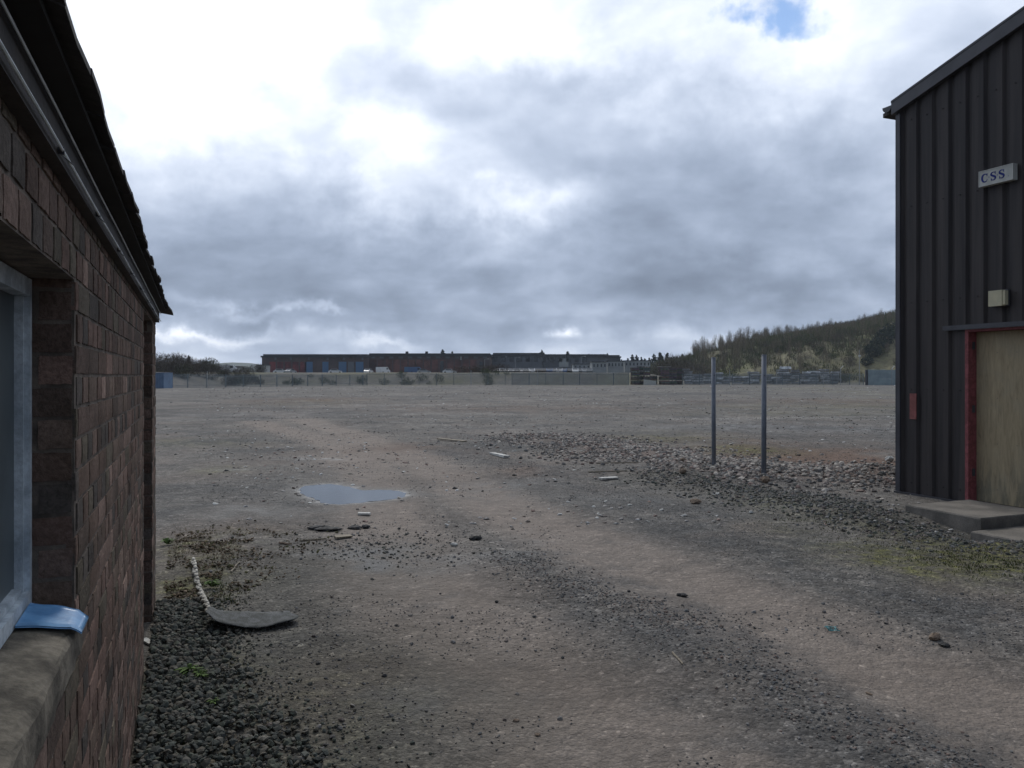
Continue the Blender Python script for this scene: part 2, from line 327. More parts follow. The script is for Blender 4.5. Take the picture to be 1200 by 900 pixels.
def ground_mat():
    m = bpy.data.materials.new("gravel_ground"); m.use_nodes = True; t = m.node_tree; b = t.nodes['Principled BSDF']
    b.inputs['Specular IOR Level'].default_value = .25
    tc = N(t, 'ShaderNodeTexCoord'); v = tc.outputs['Object']
    A = N(t, 'ShaderNodeAttribute'); A.attribute_name = 'm1'; s1 = N(t, 'ShaderNodeSeparateColor'); lk(t, A.outputs['Color'], s1.inputs[0])
    B = N(t, 'ShaderNodeAttribute'); B.attribute_name = 'm2'; s2 = N(t, 'ShaderNodeSeparateColor'); lk(t, B.outputs['Color'], s2.inputs[0])
    Cc = N(t, 'ShaderNodeAttribute'); Cc.attribute_name = 'm3'; s3 = N(t, 'ShaderNodeSeparateColor'); lk(t, Cc.outputs['Color'], s3.inputs[0])
    tr, gr, mo = s1.outputs[0], s1.outputs[1], s1.outputs[2]; ru, pa, rb = s2.outputs[0], s2.outputs[1], s2.outputs[2]; ol = s3.outputs[0]
    big = maprange(t, noise(t, v, .45, 6, .6), .33, .67)
    mid = noise(t, v, 5.0, 7, .65); fin = noise(t, v, 45.0, 5, .75)
    c = mixc(t, big, (.092, .088, .082), (.172, .156, .136))
    c = mixc(t, maprange(t, noise(t, v, 1.3, 5, .6), .5, .72, 0, .55), c, (.060, .060, .058))
    c = mixc(t, tr, c, (.222, .186, .156))
    c = mixc(t, M_(t, 'MULTIPLY', ol, .8), c, (.080, .074, .058))
    c = mixc(t, gr, c, (.078, .078, .077))
    c = mixc(t, M_(t, 'MULTIPLY', rb, .7), c, (.165, .125, .105))
    c = mixc(t, M_(t, 'MULTIPLY', ru, .85), c, (.14, .085, .058))
    c = mixc(t, s3.outputs[1], c, (.045, .044, .040))
    mk = M_(t, 'MULTIPLY', mo, maprange(t, mid, .38, .62, .25, 1.0))
    c = mixc(t, mk, c, mixc(t, maprange(t, noise(t, v, 11, 3, .6), .4, .6), (.088, .088, .038), (.140, .135, .048)))
    c = mixc(t, M_(t, 'MULTIPLY', pa, maprange(t, mid, .4, .6, .3, .9)), c, (.36, .35, .33))
    # pebbly speckle, two sizes
    def vor(sc, rnd=1.0):
        n = N(t, 'ShaderNodeTexVoronoi'); lk(t, v, n.inputs['Vector']); n.inputs['Scale'].default_value = sc; n.inputs['Randomness'].default_value = rnd; return n
    v1 = vor(62); v2 = vor(21); v3 = vor(4.2)
    def rv(vo): s = N(t, 'ShaderNodeSeparateColor'); lk(t, vo.outputs['Color'], s.inputs[0]); return s.outputs[0]
    k1 = ramp(t, rv(v1), [(0, .62), (.5, .92), (.85, 1.12), (.97, 1.5), (1, 2.3)])
    k2 = ramp(t, rv(v2), [(0, .72), (.6, 1.0), (.93, 1.12), (.985, 1.2), (1, 2.0)])
    k3 = ramp(t, rv(v3), [(0, .85), (.5, 1.0), (1, 1.12)])
    sm = M_(t, 'MULTIPLY', tr, .62)
    f = M_(t, 'MULTIPLY', M_(t, 'MULTIPLY', k1, k2), k3)
    f = M_(t, 'MULTIPLY', f, maprange(t, mid, .25, .75, .72, 1.28)); f = M_(t, 'MULTIPLY', f, maprange(t, fin, .3, .7, .82, 1.18))
    f = M_(t, 'ADD', M_(t, 'MULTIPLY', f, M_(t, 'SUBTRACT', 1.0, sm)), sm)
    sc = N(t, 'ShaderNodeVectorMath', operation='SCALE'); lk(t, c, sc.inputs[0]); lk(t, f, sc.inputs['Scale'])
    lk(t, sc.outputs[0], b.inputs['Base Color'])
    lk(t, M_(t, 'SUBTRACT', .92, M_(t, 'MULTIPLY', s3.outputs[1], .55)), b.inputs['Roughness'])
    hgt = M_(t, 'ADD', M_(t, 'MULTIPLY', fin, .5), M_(t, 'MULTIPLY', M_(t, 'SUBTRACT', 1.0, v1.outputs['Distance']), .35))
    hgt = M_(t, 'ADD', hgt, M_(t, 'MULTIPLY', mid, 1.8))
    hgt = M_(t, 'ADD', hgt, M_(t, 'MULTIPLY', M_(t, 'SUBTRACT', 1.0, v2.outputs['Distance']), .6))
    bn = N(t, 'ShaderNodeBump'); bn.inputs['Distance'].default_value = .022; bn.inputs['Strength'].default_value = .9; lk(t, hgt, bn.inputs['Height']); lk(t, bn.outputs[0], b.inputs['Normal'])
    return m
GM = ground_mat()
gnd = fastmesh('ground', np.stack([gx, gy, gzv], 1), GF, GM, {'m1': np.stack([track, np.clip(grav, 0, 1), np.clip(moss, 0, 1)], 1), 'm2': np.stack([rust, pale, rub], 1), 'm3': np.stack([olive, damp, olive], 1)}, smooth=True)
tag(gnd, kind='structure')
# ---- puddle
def water_mat():
    m = bpy.data.materials.new("puddle_water"); m.use_nodes = True; b = m.node_tree.nodes['Principled BSDF']
    b.inputs['Base Color'].default_value = (.05, .05, .046, 1); b.inputs['Roughness'].default_value = .03; b.inputs['IOR'].default_value = 1.33; b.inputs['Specular IOR Level'].default_value = .7
    t = m.node_tree; tc = N(t, 'ShaderNodeTexCoord'); bn = N(t, 'ShaderNodeBump'); bn.inputs['Distance'].default_value = .002; bn.inputs['Strength'].default_value = .5
    lk(t, noise(t, tc.outputs['Object'], 9, 3, .5), bn.inputs['Height']); lk(t, bn.outputs[0], b.inputs['Normal']); return m
WM = water_mat()
def smooth_poly(pts, n=4):
    out = []; L = len(pts)
    for i in range(L):
        p0, p1, p2, p3 = (Vector(pts[(i + k) % L]) for k in (-1, 0, 1, 2))
        for k in range(n):
            t = k / n; out.append(tuple(.5 * ((2 * p1) + (p2 - p0) * t + (2 * p0 - 5 * p1 + 4 * p2 - p3) * t * t + (3 * p1 - p0 - 3 * p2 + p3) * t ** 3)))
    return out
mb = MB(); sp = smooth_poly(puddle); sp = [(PC[0] + (x - PC[0]) * 1.02 + random.uniform(-.03, .03), PC[1] + (y - PC[1]) * 1.02 + random.uniform(-.05, .05)) for x, y in sp]
mb.prism(sp, -.034, -.020)
tag(mb.build('puddle', WM), kind='structure')
# ================================================================ loose stones
def rock_variants(k=10):
    t = (1 + 5 ** .5) / 2
    v = np.array([(-1, t, 0), (1, t, 0), (-1, -t, 0), (1, -t, 0), (0, -1, t), (0, 1, t), (0, -1, -t), (0, 1, -t), (t, 0, -1), (t, 0, 1), (-t, 0, -1), (-t, 0, 1)]) / 1.9
    f = np.array([(0, 11, 5), (0, 5, 1), (0, 1, 7), (0, 7, 10), (0, 10, 11), (1, 5, 9), (5, 11, 4), (11, 10, 2), (10, 7, 6), (7, 1, 8), (3, 9, 4), (3, 4, 2), (3, 2, 6), (3, 6, 8), (3, 8, 9), (4, 9, 5), (2, 4, 11), (6, 2, 10), (8, 6, 7), (9, 8, 1)])
    out = []
    for _ in range(k):
        w = v * (1 + rng.uniform(-.28, .28, (12, 1))) + rng.uniform(-.12, .12, (12, 3)); out.append(w * np.array([1, rng.uniform(.6, .95), rng.uniform(.4, .75)]))
    return out, f
RV, RF = rock_variants()
def stones(name, x, y, size, pal, mat, sink=.25, zoff=None, tilt=.35, label=None, flat=1.0):
    n = len(x); z = Hf(x, y); vi = rng.integers(0, len(RV), n); base = np.array(RV)[vi]
    base = base * (size[:, None, None] * .5); base[:, :, 2] *= flat
    tx = rng.uniform(-tilt, tilt, n); ty = rng.uniform(-tilt, tilt, n); a = rng.uniform(0, 6.283, n)
    X, Y, Z = base[..., 0], base[..., 1], base[..., 2]
    Y, Z = Y * np.cos(tx)[:, None] - Z * np.sin(tx)[:, None], Y * np.sin(tx)[:, None] + Z * np.cos(tx)[:, None]
    X, Z = X * np.cos(ty)[:, None] + Z * np.sin(ty)[:, None], -X * np.sin(ty)[:, None] + Z * np.cos(ty)[:, None]
    X, Y = X * np.cos(a)[:, None] - Y * np.sin(a)[:, None], X * np.sin(a)[:, None] + Y * np.cos(a)[:, None]
    zz = z + size * (.5 * .5 - sink) * flat + (zoff if zoff is not None else 0)
    V = np.stack([X + x[:, None], Y + y[:, None], Z + zz[:, None]], 2).reshape(-1, 3)
    Fc = (RF[None] + (np.arange(n) * 12)[:, None, None]).reshape(-1, 3)
    pal = np.array(pal); c = pal[rng.integers(0, len(pal), n)] * rng.uniform(.72, 1.25, (n, 1)); C = np.repeat(c, 12, 0)
    o = fastmesh(name, V, Fc, mat, {'tone': C}); tag(o, label, 'gravel', None, 'stuff'); return o
stone_m = pmat('stone', (1, 1, 1), .9, (.75, .75, .75), scale=30, attr='tone', bump=.002, bscale=180)
DARK = [(.075, .083, .072), (.10, .105, .09), (.06, .064, .057), (.14, .13, .11), (.085, .093, .072), (.11, .10, .08)]
GREY = [(.12, .12, .118), (.15, .145, .135), (.10, .102, .102), (.18, .15, .132), (.22, .21, .20)]
RUBB = [(.23, .17, .145), (.29, .245, .215), (.36, .33, .29), (.42, .38, .33), (.33, .28, .24), (.16, .135, .12), (.12, .115, .11), (.30, .27, .24), (.19, .175, .155), (.14, .14, .135)]
# beside the brick wall
n = 7500; s = rng.uniform(2.2, 6.3, n); wid = np.interp(s, [2, 4, 5.3, 6.3], [.72, .66, .50, .40]) * (1 + .35 * (fbm(s * 2, s * 0 + 3, 1, 3) - .5) * 2)
o_ = np.abs(rng.normal(0, .55, n)); k = (o_ < 1.6); s = s[k]; o_ = o_[k]; wid = wid[k]; n = len(s)
x = WALLX + UX * s + OX * (.02 + o_ * wid); y = UY * s + OY * (.02 + o_ * wid)
sz = (.016 + .036 * rng.random(n) ** 1.8) * np.where(o_ > 1, .6, 1); stones('wall_gravel', x, y, sz, DARK, stone_m, .1, rng.uniform(0, .035, n) * np.clip(1.2 - o_, 0, 1), .8, 'dark angular gravel heaped along the foot of the brick wall')
def around(pts, n, w, end=True):
    pts = np.array(pts); L = np.hypot(*(pts[1:] - pts[:-1]).T); c = np.concatenate([[0], np.cumsum(L)]); t = rng.uniform(0, c[-1], n)
    x = np.interp(t, c, pts[:, 0]) + rng.normal(0, w, n); y = np.interp(t, c, pts[:, 1]) + rng.normal(0, w, n); return x, y
x, y = around(midg, 6000, .20); k = (fbm(x, y, 2.2, 3) + .3 * rng.random(len(x)) > .52); x = x[k]; y = y[k]
stones('road_gravel', x, y, .004 + .022 * rng.random(len(x)) ** 2.2, GREY[:5] + [(.17, .125, .105), (.15, .14, .13)], stone_m, .15, None, .6, 'loose grey chippings along the crown of the track')
x, y = around(darkR, 7000, .42)
stones('verge_gravel', x, y, rng.uniform(.004, .017, len(x)), GREY, stone_m, .15, None, .6, 'fine grey chippings in a band beside the right verge')
# scattered over everything near
n = 42000; u = rng.random(n); y = 3.0 * (34 / 3.0) ** u; x = rng.uniform(-.75, .75, n) * y
k = (fbm(x, y, .9, 4) + .14 * rng.random(n) > .555) & ((x - WALLX - .0) * OX + y * OY > .35) & (poly_sd(x, y, puddle) > .03); x = x[k]; y = y[k]
sz = rng.uniform(.004, .013, len(x)) * (1 + y * .06) * np.where(rng.random(len(x)) < .04, 2.2, 1)
stones('scattered_pebbles', x, y, sz, GREY + [(.06, .06, .06), (.09, .085, .08), (.22, .2, .18)], stone_m, .12, None, .6, 'small mixed pebbles scattered over the open track')
# rubble berm
x, y = around(berm, 19000, .95); k = fbm(x, y, 1.3, 3) + .25 * rng.random(len(x)) > .50; x = x[k]; y = y[k]
stones('rubble_bank', x, y, .022 + .10 * rng.random(len(x)) ** 3, RUBB, stone_m, .15, None, .6, 'low bank of broken pinkish brick rubble around the steel posts')
x, y = around(verge, 5200, .5)
stones('verge_rubble', x, y, .015 + .05 * rng.random(len(x)) ** 2.5, GREY + DARK, stone_m, .15, None, .6, 'dark stones in the mossy verge beside the metal shed')
x, y = around([g2(400, 632), g2(500, 650)], 1100, .42)
stones('clod_patch', x, y, .006 + .034 * rng.random(len(x)) ** 3, DARK + GREY, stone_m, .15, None, .6, 'dark stones and clods churned up in the middle of the yard')
# pale fragments over the far yard
n = 5200; u = rng.random(n); y = 9 * (135 / 9) ** u; x = rng.uniform(-.5, .6, n) * y
k = (fbm(x, y, .25, 4) + .3 * rng.random(n) > .66) & ((x - WALLX) * OX + y * OY > .5) & (poly_sd(x, y, puddle) > .05); x = x[k]; y = y[k]
stones('pale_fragments', x, y, rng.uniform(.02, .06, len(x)) * (1 + y * .03), [(.45, .44, .42), (.3, .28, .26), (.55, .54, .5), (.2, .17, .15), (.28, .2, .17)], stone_m, .1, None, .3, 'pale concrete fragments scattered across the far yard', .6)
n = 1500; u = rng.random(n); y = 12 * (140 / 12) ** u; x = rng.uniform(-.5, .6, n) * y
k = (fbm(x + 9, y, .2, 4) + .3 * rng.random(n) > .64); x = x[k]; y = y[k]
stones('dark_clods', x, y, rng.uniform(.03, .09, len(x)) * (1 + y * .012), [(.07, .07, .068), (.09, .08, .07), (.10, .095, .08)], stone_m, .2, None, .3, 'dark clods of earth scattered across the far yard', .7)
# ---- grass blades / dead stalks (uncountable)
grass_m = pmat('grass_blades', (1, 1, 1), .85, (.7, .7, .7), scale=5, attr='tone')
def blades(name, x, y, h, pal, label, lean=.6, w=.004, cat='grass'):
    n = len(x); z = Hf(x, y); a = rng.uniform(0, 6.283, n); b = rng.uniform(0, 6.283, n); l = rng.uniform(.1, lean, n) * h
    dx, dy = np.cos(a) * w, np.sin(a) * w; ex, ey = np.cos(b) * l, np.sin(b) * l
    V = np.stack([np.stack([x - dx, y - dy, z - .005], 1), np.stack([x + dx, y + dy, z - .005], 1), np.stack([x + ex * .5 + dx * .7, y + ey * .5 + dy * .7, z + h * .6], 1), np.stack([x + ex, y + ey, z + h], 1)], 1).reshape(-1, 3)
    Fc = np.array([[0, 1, 2, 3]])[None] + (np.arange(n) * 4)[:, None, None]; pal = np.array(pal)
    c = np.repeat(pal[rng.integers(0, len(pal), n)] * rng.uniform(.7, 1.3, (n, 1)), 4, 0)
    o = fastmesh(name, V, Fc.reshape(-1, 4), grass_m, {'tone': c}); tag(o, label, cat, None, 'stuff')
GRN = [(.07, .10, .025), (.10, .11, .03), (.13, .12, .05), (.06, .08, .02)]
DRY = [(.20, .15, .09), (.15, .11, .06), (.11, .08, .05), (.26, .21, .14)]
def clus(cs, n, sp, lo=0):
    X = []; Y = []
    for (px, py, r, m) in cs:
        cx, cy = g2(px, py); a = rng.normal(0, r, (int(n * m), 2)); X.append(cx + a[:, 0]); Y.append(cy + a[:, 1])
    X = np.concatenate(X); Y = np.concatenate(Y)
    kk = fbm(X, Y, sp, 3) > .5; X = X[kk]; Y = Y[kk]
    kk = ((X - WALLX) * OX + Y * OY > .05); return X[kk], Y[kk]
x, y = clus([(240, 690, .12, 1), (205, 643, .08, .6), (222, 795, .05, .5), (255, 705, .1, .6), (225, 870, .03, .2), (1110, 655, .35, 2), (1160, 655, .3, 2), (1010, 625, .4, 1.2), (905, 590, .3, .6), (880, 530, .7, 2.5), (1180, 670, .2, 1.5), (960, 610, .3, .8)], 500, 7)
blades('green_tufts', x, y, rng.uniform(.006, .022, len(x)), GRN, 'short green grass and moss tufts in the verges', w=.005)
x, y = clus([(235, 650, .35, 2.5), (215, 700, .25, 1), (200, 630, .4, 1.5), (280, 640, .4, 1), (1060, 640, .5, 1.5), (980, 570, .6, 1.5), (1160, 650, .4, 1), (900, 560, .6, 1)], 600, 4)
xl, yl = clus([(225, 640, .42, 4), (230, 680, .35, 3), (290, 640, .4, 2), (200, 700, .25, 2)], 700, 6)
stones('litter', xl, yl, .008 + .03 * rng.random(len(xl)) ** 2, [(.13, .09, .055), (.10, .075, .045), (.07, .055, .035), (.09, .085, .035), (.17, .13, .09)], stone_m, .1, rng.uniform(0, .02, len(xl)), .8, 'brown leaf litter and clods beyond the gravel by the brick wall', .6)
blades('dead_stalks', x, y, rng.uniform(.003, .02, len(x)), DRY + DRY + GRN[:1], 'dry brown stalks and leaf litter beside the brick wall and verge', lean=1.6, w=.004, cat='dead grass')
# ================================================================ materials
brick_m = pmat('old_brick', (1.0, .95, .90), .93, (.68, .64, .59), scale=5, attr='tone', bump=.006, bscale=70, fine=.25, spec=.15)
mortar_m = pmat('mortar', (.20, .165, .135), .95, (.085, .072, .06), scale=12, bump=.004, bscale=90)
concrete_m = pmat('sill_concrete', (.21, .185, .145), .9, (.075, .066, .052), scale=7, bump=.004, bscale=60, fine=.2)
slabc_m = pmat('slab_concrete', (.20, .18, .155), .9, (.12, .11, .095), scale=3, bump=.003, bscale=60, fine=.15)
slate_m = pmat('roof_slate', (.055, .05, .047), .85, (.03, .028, .027), scale=5, bump=.004, bscale=30, attr='tone')
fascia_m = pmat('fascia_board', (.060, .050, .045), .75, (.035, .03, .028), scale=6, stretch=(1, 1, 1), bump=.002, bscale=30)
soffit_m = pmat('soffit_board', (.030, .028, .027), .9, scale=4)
zinc_m = pmat('galvanised_rail', (.75, .80, .82), .5, (.5, .55, .57), scale=15, metal=.2)
white_m = pmat('flaking_white_paint', (.58, .64, .68), .7, (.36, .41, .45), scale=14, bump=.002, bscale=80, fine=.12)
dark_m = pmat('dark_interior', (.02, .02, .02), .9)
glass_m = pmat('dirty_glass', (.085, .105, .112), .34, (.055, .068, .074), scale=4, spec=.35)
blue_m = pmat('blue_plastic', (.16, .36, .62), .35, (.10, .25, .48), scale=20, bump=.003, bscale=14, spec=.5)
door_m = pmat('old_door', (.06, .045, .04), .8, scale=6)
clad_m = pmat('dark_cladding', (.044, .036, .033), .6, (.022, .018, .018), scale=2.2, stretch=(3, 3, .12), spec=.35, fine=.12, bscale=9)
trim_m = pmat('dark_trim', (.062, .061, .068), .45, (.042, .041, .046), scale=2, spec=.4)
red_m = pmat('red_frame_paint', (.26, .075, .08), .7, (.17, .05, .05), scale=14, bump=.002, fine=.15)
redp_m = pmat('faded_red_plate', (.30, .10, .09), .6, (.20, .07, .06), scale=12)
cream_m = pmat('cream_plastic', (.52, .47, .31), .5, (.44, .40, .27), scale=7)
signw_m = pmat('sign_face', (.46, .46, .42), .5, (.36, .36, .33), scale=8)
ink_m = pmat('blue_lettering', (.03, .05, .30), .5, (.025, .04, .25))
steel_m = pmat('post_steel', (.17, .185, .215), .6, (.13, .145, .17), scale=5, metal=.0, fine=.08, stretch=(1, 1, .4))
# plywood with grain streaks, weathered green towards its foot
def ply_mat():
    m = bpy.data.materials.new('weathered_plywood'); m.use_nodes = True; t = m.node_tree; b = t.nodes['Principled BSDF']; b.inputs['Roughness'].default_value = .75
    tc = N(t, 'ShaderNodeTexCoord'); mp = N(t, 'ShaderNodeMapping'); lk(t, tc.outputs['Object'], mp.inputs[0]); mp.inputs['Scale'].default_value = (1, 1, .16)
    g = noise(t, mp.outputs[0], 22, 6, .65, .8); c = ramp(t, g, [(.3, (.22, .172, .10)), (.5, (.31, .245, .145)), (.7, (.38, .305, .185))])
    sp = N(t, 'ShaderNodeSeparateXYZ'); lk(t, tc.outputs['Object'], sp.inputs[0])
    st = M_(t, 'MULTIPLY', maprange(t, sp.outputs[2], .75, .1), maprange(t, noise(t, mp.outputs[0], 12, 5, .7), .4, .6))
    c = mixc(t, M_(t, 'MULTIPLY', st, .85), c, (.10, .095, .065))
    wsh = maprange(t, noise(t, tc.outputs['Object'], 1.6, 4, .6), .45, .7); c = mixc(t, M_(t, 'MULTIPLY', wsh, .5), c, (.27, .235, .16))
    lk(t, c, b.inputs['Base Color']); return m
ply_m = ply_mat()
# ================================================================ brick building
BZ = -.175
brick_root = empty('brick_building', wl(2, 0, 0), 0, label='low red brick outbuilding with a recessed window and slate roof on the left', cat='building')
bro = Vector(brick_root.location)
def brel(mbx): return mbx.xf(lambda x, y, z: (x - bro.x, y - bro.y, z - bro.z))
PAL = [tuple(c * 1.32 for c in q_) for q_ in [(.128, .092, .076), (.112, .082, .070), (.150, .104, .088), (.095, .073, .062), (.140, .106, .088), (.112, .098, .078), (.085, .076, .070), (.190, .140, .120)]]
def brick_face(mbx, org, du, do, length, z0, z1, openings, seed=0):
    rd = random.Random(seed); pitch = .075; nc = int((z1 - z0) / pitch) + 1
    def P(s, o, z): return (org[0] + du[0] * s + do[0] * o, org[1] + du[1] * s + do[1] * o, z)
    def one(s0, s1, za, zb, col):
        if s1 - s0 < .02 or zb - za < .015: return
        nx_, nz_ = 5, 3; pr = rd.uniform(-.0008, .0012); tilt = rd.uniform(-.0006, .0006); vs = []
        spall = rd.random() < .16
        for jz in range(nz_ + 1):
            for ix in range(nx_ + 1):
                e = (ix in (0, nx_)) + (jz in (0, nz_)); u = ix / nx_; w = jz / nz_
                o = .0045 + pr + tilt * (u - .5) * 2 - (.0014 if e else 0) - (.0006 if e == 2 else 0) + rd.uniform(-.0005, .0005)
                if spall: o -= rd.uniform(0, .001)
                js = rd.uniform(-.0018, .0018) if e else 0
                vs.append(P(s0 + (s1 - s0) * u + js, o, za + (zb - za) * w + (rd.uniform(-.0016, .0016) if e else 0)))
        fs = []; W_ = nx_ + 1
        for jz in range(nz_):
            for ix in range(nx_):
                q = jz * W_ + ix; fs.append((q, q + 1, q + W_ + 1, q + W_))
        per = [ix for ix in range(W_)] + [jz * W_ + nx_ for jz in range(1, nz_ + 1)] + [nz_ * W_ + ix for ix in range(nx_ - 1, -1, -1)] + [jz * W_ for jz in range(nz_ - 1, 0, -1)]
        nb = len(vs)
        for q in per:
            p = vs[q]; vs.append((p[0] - do[0] * .02, p[1] - do[1] * .02, p[2]))
        for a_ in range(len(per)):
            b_ = (a_ + 1) % len(per); fs.append((per[b_], per[a_], nb + a_, nb + b_))
        mbx.add(vs, fs, 0, col)
    for c in range(nc):
        za = z0 + c * pitch + .005; zb = min(za + .065, z1); header = (c % 2 == 0) or c == nc - 2 or rd.random() < .0
        bl = .1025 if header else .215; s = -((c % 2) * (bl + .01) / 2) - (.03 if header else 0)
        while s < length:
            s0, s1 = max(s, 0) + .005, min(s + bl, length) - .0; s += bl + .010 + rd.uniform(-.002, .002)
            base = rd.choice(PAL); k = rd.uniform(.88, 1.12)
            if rd.random() < .12: k *= 1.25
            if rd.random() < .08: k *= .78
            col = tuple(q * k for q in base); segs = [(s0, s1)]
            for (a0, a1, b0, b1) in openings:
                if zb > b0 + .02 and za < b1 - .02:
                    segs = [q for (p0, p1) in segs for q in ((p0, min(p1, a0)), (max(p0, a1), p1)) if q[1] - q[0] > .02]
            for (p0, p1) in segs: one(p0, p1, za, zb, col)
W0, W1, WZ0, WZ1 = .70, 2.015, 1.125, 1.925
D0, D1, DZ1 = 4.87, 5.905, 2.075
SE = 6.45; SB = -3.0; WT = 2.098; TH = .225; DEP = 4.2
wallm = MB()
def fill(s0, s1, z0, z1, o0=-TH, o1=0):
    vs = [wl(s, o, z) for z in (z0, z1) for (s, o) in ((s0, o0), (s1, o0), (s1, o1), (s0, o1))]
    wallm.add(vs, [(0, 3, 2, 1), (4, 5, 6, 7), (0, 1, 5, 4), (1, 2, 6, 5), (2, 3, 7, 6), (3, 0, 4, 7)], 1)
e = .003
fill(SB, W0, BZ, WT); fill(W0, W1, BZ, WZ0 - .06); fill(W0, W1, WZ1, WT); fill(W1, D0, BZ, WT); fill(D0, D1, DZ1, WT); fill(D1, SE, BZ, WT)
fill(SB, SB + TH, BZ, WT, -DEP, -TH); fill(SE - TH, SE, BZ, WT, -DEP, -TH); fill(SB, SE, BZ, WT, -DEP - TH, -DEP)
fu = wl(0, 0)
brick_face(wallm, wl(SB, 0), (UX, UY), (OX, OY), SE - SB, BZ, WT, [(W0 - SB, W1 - SB, WZ0, WZ1), (D0 - SB, D1 - SB, -1, DZ1)], 1)
brick_face(wallm, wl(SE, 0), (-OX, -OY), (UX, UY), DEP + TH, BZ, WT, [], 2)
brick_face(wallm, wl(W1, 0), (-OX, -OY), (-UX, -UY), TH, WZ0 - .05, WZ1, [], 3)        # window reveal facing the camera
brick_face(wallm, wl(W0, -TH), (OX, OY), (UX, UY), TH, WZ0 - .05, WZ1, [], 4)
brick_face(wallm, wl(D1, 0), (-OX, -OY), (-UX, -UY), TH, BZ, DZ1, [], 5)              # doorway reveal
brick_face(wallm, wl(D0, -TH), (OX, OY), (UX, UY), TH, BZ, DZ1, [], 6)
brel(wallm).build('wall', [brick_m, mortar_m], brick_root)
# fascia, rails, soffit, roof
def lbox(mbx, s0, s1, o0, o1, z0, z1, mi=0, col=None, dz=0.0):
    vs = [wl(s, o, z + (dz if o == o1 else 0)) for z in (z0, z1) for (s, o) in ((s0, o0), (s1, o0), (s1, o1), (s0, o1))]
    mbx.add(vs, [(0, 3, 2, 1), (4, 5, 6, 7), (0, 1, 5, 4), (1, 2, 6, 5), (2, 3, 7, 6), (3, 0, 4, 7)], mi, col)
q = MB(); lbox(q, SB - .05, SE + .03, -.02, .028, WT + .002, 2.185); brel(q).build('fascia', fascia_m, brick_root)
for zz, r_, nm in ((2.112, .0028, 'rail'), (2.168, .0022, 'rail')):
    q = MB(); pts = [wl(s, .036, zz + .0015 * math.sin(s * 5)) for s in np.arange(SB, SE + .05, .25)] + [wl(SE + .06, .038, zz - .002)]
    for a_, b_ in zip(pts[:-1], pts[1:]): q.bar(a_, b_, r_, 6)
    brel(q).build(nm, zinc_m, brick_root)
for s in np.arange(-.3, SE, .62):
    q = MB(); lbox(q, s, s + .005, .0285, .039, 2.106, 2.119); q.bar(wl(s, .03, 2.108), wl(s + .03, .05, 2.095), .0012, 5); brel(q).build('bracket', trim_m, brick_root)
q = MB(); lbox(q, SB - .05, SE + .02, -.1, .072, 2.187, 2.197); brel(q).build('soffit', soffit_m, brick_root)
q = MB(); rd = random.Random(5); pitch = math.tan(R(24))
mid = (-DEP - TH) / 2
for side in (0, 1):
    for row in range(13):
        s = SB - .15 - (row % 2) * .13
        while s < SE + .03:
            w_ = .25 + rd.uniform(-.02, .02); o_a = .095 - row * .18; o_b = o_a - .26
            if o_a < mid: break
            dj = rd.uniform(-.007, .007) if row == 0 else 0; zj = rd.uniform(-.003, .005)
            za = 2.201 + row * .18 * pitch + zj; zb = za + .26 * pitch - .018; s1 = min(s + w_ - .004, SE + .07)
            A_ = [(s + .003, o_a + dj + rd.uniform(-.004, .004), za), (s + w_ * .5, o_a + dj + rd.uniform(-.003, .005), za + rd.uniform(-.002, .002)), (s1, o_a + dj + rd.uniform(-.004, .004), za), (s1, max(o_b, mid), zb), (s + .003, max(o_b, mid), zb)]
            if side: A_ = [(a, 2 * mid - b, c) for a, b, c in A_]
            k = rd.uniform(.7, 1.25); n_ = 5
            vs = [wl(a, b, c) for a, b, c in A_] + [wl(a, b, c + .012) for a, b, c in A_]
            q.add(vs, [tuple(range(n_))[::-1], tuple(range(n_, 2 * n_))] + [(i, (i + 1) % n_, n_ + (i + 1) % n_, n_ + i) for i in range(n_)], 0, (k, k, k))
            s += w_
# drooping last eaves slate
A_ = [(SE - .12, .10, 2.198), (SE + .04, .115, 2.186), (SE + .20, .122, 2.168), (SE + .22, -.05, 2.200), (SE - .12, -.12, 2.27)]
vs = [wl(a, b, c) for a, b, c in A_] + [wl(a, b, c + .014) for a, b, c in A_]
q.add(vs, [(4, 3, 2, 1, 0), (5, 6, 7, 8, 9)] + [(i, (i + 1) % 5, 5 + (i + 1) % 5, 5 + i) for i in range(5)], 0, (1, 1, 1))
for (s, e_) in ((SB + .1, 1), (SE - .1, -1)):   # gable infill
    vs = [wl(s, -.0, WT), wl(s, -DEP - TH, WT), wl(s, mid, 2.201 + (-mid) * pitch)]
    vs2 = [wl(s + .05 * e_, -.0, WT), wl(s + .05 * e_, -DEP - TH, WT), wl(s + .05 * e_, mid, 2.201 + (-mid) * pitch)]
    q.add(vs + vs2, [(0, 1, 2), (5, 4, 3), (0, 2, 5, 3), (1, 4, 5, 2)], 0, (1, 1, 1))
brel(q).build('roof', slate_m, brick_root)
